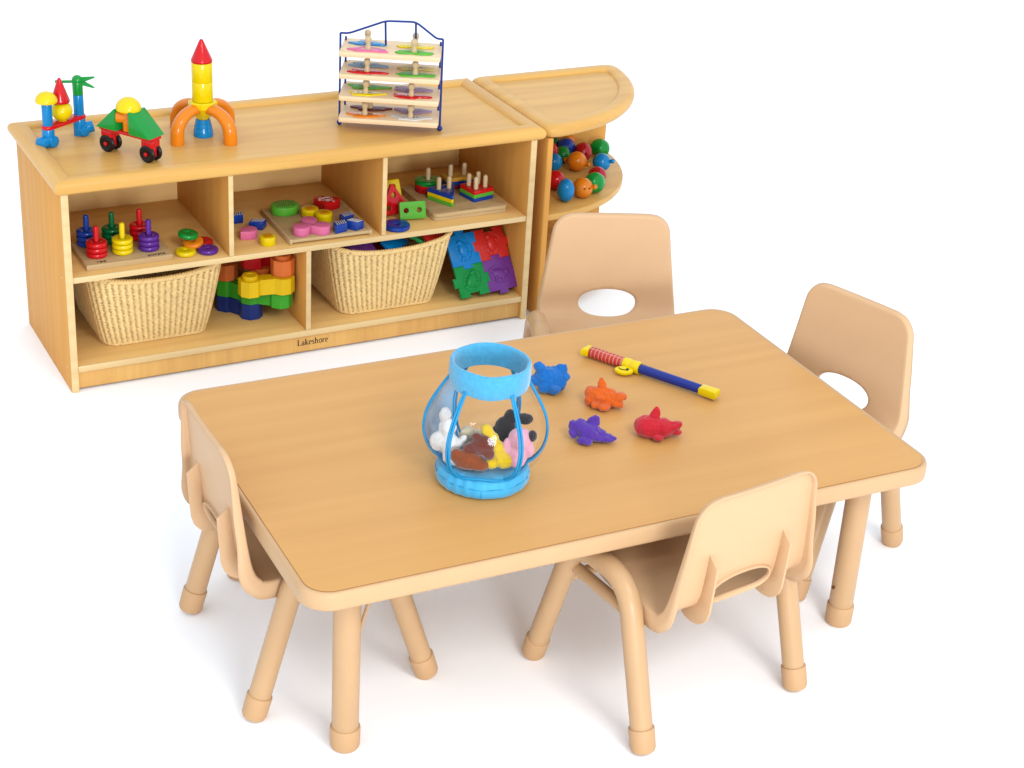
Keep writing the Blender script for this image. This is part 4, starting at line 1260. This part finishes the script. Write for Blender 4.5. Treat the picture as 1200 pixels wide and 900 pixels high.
# ------------------------------------------------------------------ fishbowl toy on the table
BWO = TF @ V((-.2, -.122, TH))
def bowl():
    F0 = Matrix.Translation(BWO)
    t = thing('plush_fishbowl', 'blue fleece toy fishbowl with clear vinyl windows on the table', 'toy fishbowl', F0, (0, 0, 0), 0, None, tilt=(0, .02))
    prof = [(.026, .064), (.032, .078), (.045, .092), (.065, .1035), (.090, .1085), (.116, .1065), (.143, .097), (.169, .083), (.194, .068)]
    def rad(z):
        for (z0, r0), (z1, r1) in zip(prof, prof[1:]):
            if z <= z1:
                return r0 + (r1 - r0) * (z - z0) / (z1 - z0)
        return prof[-1][1]
    zs = [.026 + (.194 - .026) * k / 24 for k in range(25)]
    # smooth the profile
    rs = [rad(z) for z in zs]
    for _ in range(4): rs = [rs[0]] + [(rs[i - 1] + 2 * rs[i] + rs[i + 1]) / 4 for i in range(1, len(rs) - 1)] + [rs[-1]]
    def rz(z):
        u = (z - zs[0]) / (zs[-1] - zs[0]) * (len(zs) - 1); i = int(min(max(u, 0), len(zs) - 2)); u -= i
        return rs[i] * (1 - u) + rs[i + 1] * u
    # fabric foot: gathered puffy ring
    g = G(); tm = bmesh.new(); NA = 160; rings = []
    fp = [(0, .001), (.073, .001), (.0805, .003), (.0835, .008), (.0840, .015), (.0832, .0225), (.0808, .0295), (.0760, .0350), (.0690, .0385), (.055, .037), (0, .03)]
    for r, z in fp:
        ring = []
        for i in range(NA):
            a = 2 * PI * i / NA
            w = 0 if r < .06 else (.0007 * math.sin(17 * a + 3 * math.sin(3 * a)) + .0004 * math.sin(29 * a))
            rr = r + w if r > 0 else .0005
            ring.append(tm.verts.new((rr * math.cos(a), rr * math.sin(a), z + (w * .7 if z > .006 else 0))))
        rings.append(ring)
    for A, B in zip(rings, rings[1:]):
        for i in range(NA): tm.faces.new((A[i], A[(i + 1) % NA], B[(i + 1) % NA], B[i]))
    g._add(tm); ft = g.done('fabric_base', SATIN, t, ang=80)
    g = G(); g.tube([(.0834 * math.cos(a), .0834 * math.sin(a), .0215 + .0006 * math.sin(9 * a)) for a in [2 * PI * i / 90 for i in range(90)]], .0007, 6, closed=True)
    g.tube([(.0838 * math.cos(a), .0838 * math.sin(a), z) for a, z in ((-1.55, .006), (-1.55, .011), (-1.55, .018))], .0009, 6)
    g.done('stitching', PIPING, ft)
    # collar
    g = G(); tm = bmesh.new(); rings = []
    cp = [(.0640, .192), (.0680, .190), (.0704, .194), (.0712, .210), (.0704, .229), (.0682, .2345), (.0648, .2345), (.0630, .229), (.0624, .210), (.0628, .197), (.0640, .192)]
    for r, z in cp:
        rings.append([tm.verts.new(((r + .0006 * math.sin(7 * a) + .0004 * math.sin(13 * a)) * math.cos(a), (r + .0006 * math.sin(7 * a)) * math.sin(a), z + .0006 * math.sin(5 * a))) for a in [2 * PI * i / 90 for i in range(90)]])
    for A, B in zip(rings, rings[1:]):
        for i in range(90): tm.faces.new((A[i], A[(i + 1) % 90], B[(i + 1) % 90], B[i]))
    g._add(tm); g.done('collar', FLEECE, t, ang=80)
    # six clear windows between piped seams
    SEAM = [math.radians(q) for q in (-35, 35, 92, 148, 212, 268)]
    for k in range(6):
        a0 = SEAM[k] - PI / 2 + .02; a1 = (SEAM[k + 1] if k < 5 else SEAM[0] + 2 * PI) - PI / 2 + .02
        tm = bmesh.new(); rows = []
        for z in zs:
            row = []
            for j in range(17):
                u = j / 16; a = a0 + (a1 - a0) * u
                bul = 1 + .025 * math.sin(PI * u)
                row.append(tm.verts.new((rz(z) * bul * math.cos(a), rz(z) * bul * math.sin(a), z + .004)))
            rows.append(row)
        for A, B in zip(rows, rows[1:]):
            for j in range(16): tm.faces.new((A[j], A[j + 1], B[j + 1], B[j]))
        g = G(); g._add(tm)
        g.done('window_panel', PALEBLUE if k == 4 else CLEAR, t, ang=80)
        for off in (-.026, .026):
            path = []
            for z in zs:
                q = (z - zs[0]) / (zs[-1] - zs[0])
                aa = a0 + off * (1 + 2.4 * (1 - min(q / .22, 1)) ** 2)
                path.append(((rz(z) + .0016) * math.cos(aa), (rz(z) + .0016) * math.sin(aa), z + .004))
            g = G(); g.tube(path, .0023, 10); g.done('piping', PIPING, t, ang=80)
    g = G(); g.tube([((rz(zs[1]) + .0015) * math.cos(q), (rz(zs[1]) + .0015) * math.sin(q), zs[1] + .004 + .0025 * math.cos(5 * (q - 1.57) + PI)) for q in [2 * PI * i / 100 for i in range(100)]], .0024, 10, closed=True)
    g.done('piping', PIPING, t, ang=80)
    # plush creatures inside
    def plush(name, lb, p, yaw, parts):
        o = thing(name, lb, 'plush toy', F0, p, math.radians(yaw), 'plush toys inside the fishbowl')
        for nm, lumps, mt in parts: blob(nm, lumps, mt, o, .0016, 4, .004)
        o.scale = (1.13, 1.1, 1.13)
    plush('plush_toy', 'brown plush creature with darker head, in the middle of the fishbowl', (-.014, -.044, .042), 0, [
        ('body', [((-.010, 0, .016), (.024, .017, .0165)), ((.010, -.004, .010), (.014, .012, .010)), ((-.028, -.002, .022), (.009, .009, .012))], PLBROWN),
        ('head', [((.012, .004, .040), (.019, .016, .017)), ((-.006, .004, .032), (.013, .012, .011)), ((.022, -.002, .030), (.010, .010, .010)), ((.002, .006, .054), (.008, .007, .006))], PLDARK)])
    plush('plush_toy', 'yellow banana-shaped plush in the fishbowl beside the brown one', (.026, -.028, .044), 0, [
        ('body', [((-.018, .0, .058), (.010, .010, .013), (0, -30, 0)), ((-.011, 0, .044), (.013, .012, .015), (0, -30, 0)), ((0, -.003, .028), (.014, .013, .016), (0, -30, 0)), ((.010, -.008, .014), (.016, .014, .013)), ((-.008, -.012, .009), (.012, .010, .009))], PLYEL)])
    plush('plush_toy', 'pink plush creature on the right side in the fishbowl', (.060, -.026, .046), 0, [
        ('body', [((0, 0, .020), (.018, .017, .020)), ((.004, 0, .044), (.019, .017, .020)), ((-.017, -.004, .030), (.007, .008, .018)), ((.018, -.004, .030), (.008, .008, .014)), ((.0, -.010, .012), (.014, .010, .011))], PLPINK),
        ('snout', [((.022, -.004, .054), (.0075, .008, .009))], PLBLACK)])
    plush('plush_toy', 'black plush creature at the back of the fishbowl behind the pink one', (.040, .018, .044), 0, [
        ('body', [((0, 0, .020), (.018, .018, .020)), ((-.004, 0, .045), (.016, .014, .018)), ((.004, .004, .062), (.010, .009, .013)), ((.024, .004, .060), (.016, .010, .009)), ((-.016, 0, .036), (.010, .009, .012))], PLBLACK)])
    plush('plush_toy', 'white plush bird on the left side in the fishbowl', (-.058, -.018, .038), 0, [
        ('body', [((.006, -.008, .012), (.017, .015, .012)), ((0, 0, .030), (.0155, .015, .021)), ((-.006, .004, .058), (.014, .012, .017)), ((-.010, .004, .080), (.009, .008, .014)), ((-.020, 0, .036), (.012, .010, .016)), ((.016, 0, .036), (.006, .007, .016), (0, 30, 0))], PLWHITE)])
    plush('plush_toy', 'cream plush creature behind the brown one in the fishbowl', (-.022, .012, .036), 0, [
        ('body', [((0, 0, .018), (.018, .016, .018)), ((-.006, -.004, .042), (.012, .011, .013)), ((.012, 0, .038), (.016, .010, .009)), ((-.014, -.010, .034), (.007, .006, .016))], PLCREAM)])
bowl()

# ------------------------------------------------------------------ fish on the table
def fish(label, mt, p, yaw, var, s=1.0):
    o = thing('fish_toy', label, 'toy fish', TF, p, math.radians(yaw), 'cloth fish lying on the table', world=True)
    k = s
    P = []
    def e(c, r, R=(0, 0, 0), T=None):
        r = (r[0] * 1.12, r[1] * 1.25, r[2] * .84) if T else (r[0] * 1.02, r[1] * 1.08, r[2] * 1.07)
        u = (tuple(q * k for q in c), tuple(q * k for q in r), R)
        P.append(u + (1,) if T else u)
    if var == 'plump':      # round body, upright fin, fanned tail
        e((.012, 0, .022), (.031, .025, .022)); e((-.014, 0, .021), (.026, .021, .019))
        e((.002, 0, .052), (.0095, .0048, .022), (0, -8, 0), 1); e((.003, 0, .040), (.013, .006, .008))
        e((-.040, .002, .029), (.0075, .012, .020), (0, -68, 0), 1); e((-.040, -.004, .014), (.0075, .012, .020), (0, -105, 0), 1)
        e((-.010, -.026, .010), (.011, .006, .015), (75, 0, 20), 1); e((-.006, .024, .010), (.011, .006, .015), (-75, 0, -20), 1); e((-.024, -.018, .010), (.012, .009, .0085))
    elif var == 'crumpled':
        e((.002, 0, .020), (.030, .022, .0195), (0, 6, 0)); e((-.016, -.002, .023), (.020, .018, .017))
        e((-.008, .003, .046), (.010, .0055, .022), (0, -10, 0), 1); e((-.006, .002, .036), (.014, .008, .009))
        e((.032, .002, .024), (.009, .014, .020), (0, 75, 0), 1); e((.030, -.008, .014), (.008, .012, .018), (0, 100, -20), 1)
        e((-.032, .002, .026), (.012, .014, .013)); e((-.030, -.012, .013), (.012, .009, .011))
        e((.004, -.026, .009), (.013, .007, .018), (82, 0, 15), 1); e((-.014, -.024, .010), (.010, .007, .016), (80, 0, -25), 1); e((.0, -.016, .024), (.020, .008, .007), (0, 12, 10))
    elif var == 'flat':
        e((-.002, 0, .020), (.029, .022, .0175), (0, 10, 0)); e((.016, 0, .015), (.022, .018, .012), (0, 12, 0)); e((.040, -.002, .011), (.007, .012, .020), (0, 88, 0), 1)
        e((.006, .006, .040), (.012, .006, .020), (0, 28, 0), 1); e((-.020, .002, .027), (.017, .016, .015), (0, -20, 0)); e((-.036, .0, .032), (.009, .010, .009)); e((-.032, -.008, .015), (.011, .010, .010))
        e((-.004, -.024, .009), (.012, .007, .016), (80, 0, 10), 1); e((-.012, -.021, .008), (.010, .010, .0075)); e((.006, -.014, .023), (.014, .010, .008))
    else:                   # bulky, standing on its nose
        e((0, 0, .025), (.029, .024, .025)); e((.012, .002, .034), (.021, .018, .016)); e((-.012, -.002, .032), (.020, .020, .018))
        e((-.022, -.004, .052), (.012, .008, .020), (0, -30, 0), 1); e((.026, .002, .046), (.012, .009, .016), (0, 35, 0), 1); e((.033, .0, .030), (.009, .012, .014), (0, 80, 0), 1)
        e((.022, -.008, .017), (.014, .014, .014)); e((-.028, -.002, .024), (.010, .015, .017), (0, -70, 0), 1); e((.006, -.026, .013), (.013, .009, .017), (65, 0, 0), 1); e((-.012, -.018, .016), (.014, .012, .014))
    blob('fish_body', P, mt, o, .0012, 4, .0075 * (.6 if var == 'plump' else 1))
    return o
fish('blue cloth fish beside the fishbowl on the table', CLOTHB, (.070, .146, TH), 10, 'bulky', .94)
fish('orange cloth fish in the middle of the table', CLOTHO, (.142, .050, TH), -12, 'crumpled', .90)
fish('purple cloth fish lying in front of the orange one', CLOTHP, (.048, -.064, TH), -8, 'flat', .90)
fish('red cloth fish with upright fin, nearest the table front', CLOTHR, (.171, -.094, TH), 180, 'plump', .92)

# ------------------------------------------------------------------ toy fishing rod
def rod():
    a, b = V((.209, .258)), V((.362, -.010))
    d = b - a; L_ = d.length; yaw = math.atan2(d.y, d.x)
    r = .0125
    t = thing('toy_fishing_rod', 'toy fishing rod with red grip, yellow reel and blue barrel on the table', 'toy rod', TF, (a.x, a.y, TH + r + .0005), yaw)
    M = RY(90)
    g = G(); g.prism([(0, -.0155), (.010, -.0125), (.0150, -.012), (.0150, .012), (.010, .0125), (0, .0155)], -.0085, .0085, .004); g.done('end_cap', YEL, t)
    g = G(); g.cyl(r * .92, .0152, .0945, M=M, bev=.001); g.done('grip', GRIP, t)
    g = G(); g.lathe([(0, .0947), (r * .98, .0947), (r * 1.04, .0975), (r * 1.04, .110), (r * .97, .1115), (r * 1.04, .113), (r * 1.06, .129), (r * .98, .132), (0, .132)], 28, M); g.done('collar', YEL, t)
    g = G(); g.cyl(r * .80, .1322, .270, M=M, bev=.001, r2=r * .74); g.done('barrel', plastic('barrel_blue', srgb(44, 62, 160), .22), t)
    g = G(); g.prism([(.2702, -.0105), (L_, -.012), (L_ - .001, .012), (.2702, .0105)], -.009, .009, .004); g.done('tip', YEL, t)
    g = G(); g.prism([(.017 * math.cos(q) * (1 + .12 * math.cos(2 * q)), .0115 * math.sin(q)) for q in [2 * PI * i / 28 for i in range(28)]], -.004, .004, .002, M=TR(.108, -.023, -.004) @ RZ(28) @ RX(14))
    rl = g.done('reel', YEL, t)
    g = G(); g.sphere((.115, -.021, .0012), (.0032, .0032, .0015), n=12); g.done('reel_knob', BLACK, rl)
    g = G(); g.tube([(.097, -.026, .0008), (.103, -.0285, .0006), (.110, -.0275, .0008), (.117, -.0235, .0008)], .0008, 6); g.done('reel_groove', BLACK, rl)
rod()

# ------------------------------------------------------------------ light
w = bpy.data.worlds.new('World'); SC.world = w; w.use_nodes = True
bg = w.node_tree.nodes['Background']
bg.inputs['Color'].default_value = (.912, .985, 1.07, 1); bg.inputs['Strength'].default_value = 1.0
def area(name, loc, tgt, sx, sy, energy, col=(1, 1, 1)):
    ld = bpy.data.lights.new(name, 'AREA'); ld.shape = 'RECTANGLE'; ld.size = sx; ld.size_y = sy; ld.energy = energy; ld.color = col
    o = bpy.data.objects.new(name, ld); COL.objects.link(o)
    o.location = loc
    o.rotation_euler = (V(tgt) - V(loc)).to_track_quat('-Z', 'Y').to_euler()
    return o
area('key_softbox', (1.6, .3, 3.3), (-.1, 3.3, .3), 1.1, 1.1, 55, (1, .985, .96))
area('low_softbox', (1.7, -3.7, 1.35), (-.4, 3.7, .35), 2.0, 1.4, 235, (.93, .98, 1.04))

SC.view_settings.view_transform = 'Standard'
SC.view_settings.look = 'None'
SC.view_settings.exposure = 0.40
SC.view_settings.gamma = 1
SC.cycles.max_bounces = 8
SC.cycles.transparent_max_bounces = 16
SC.cycles.use_denoising = True
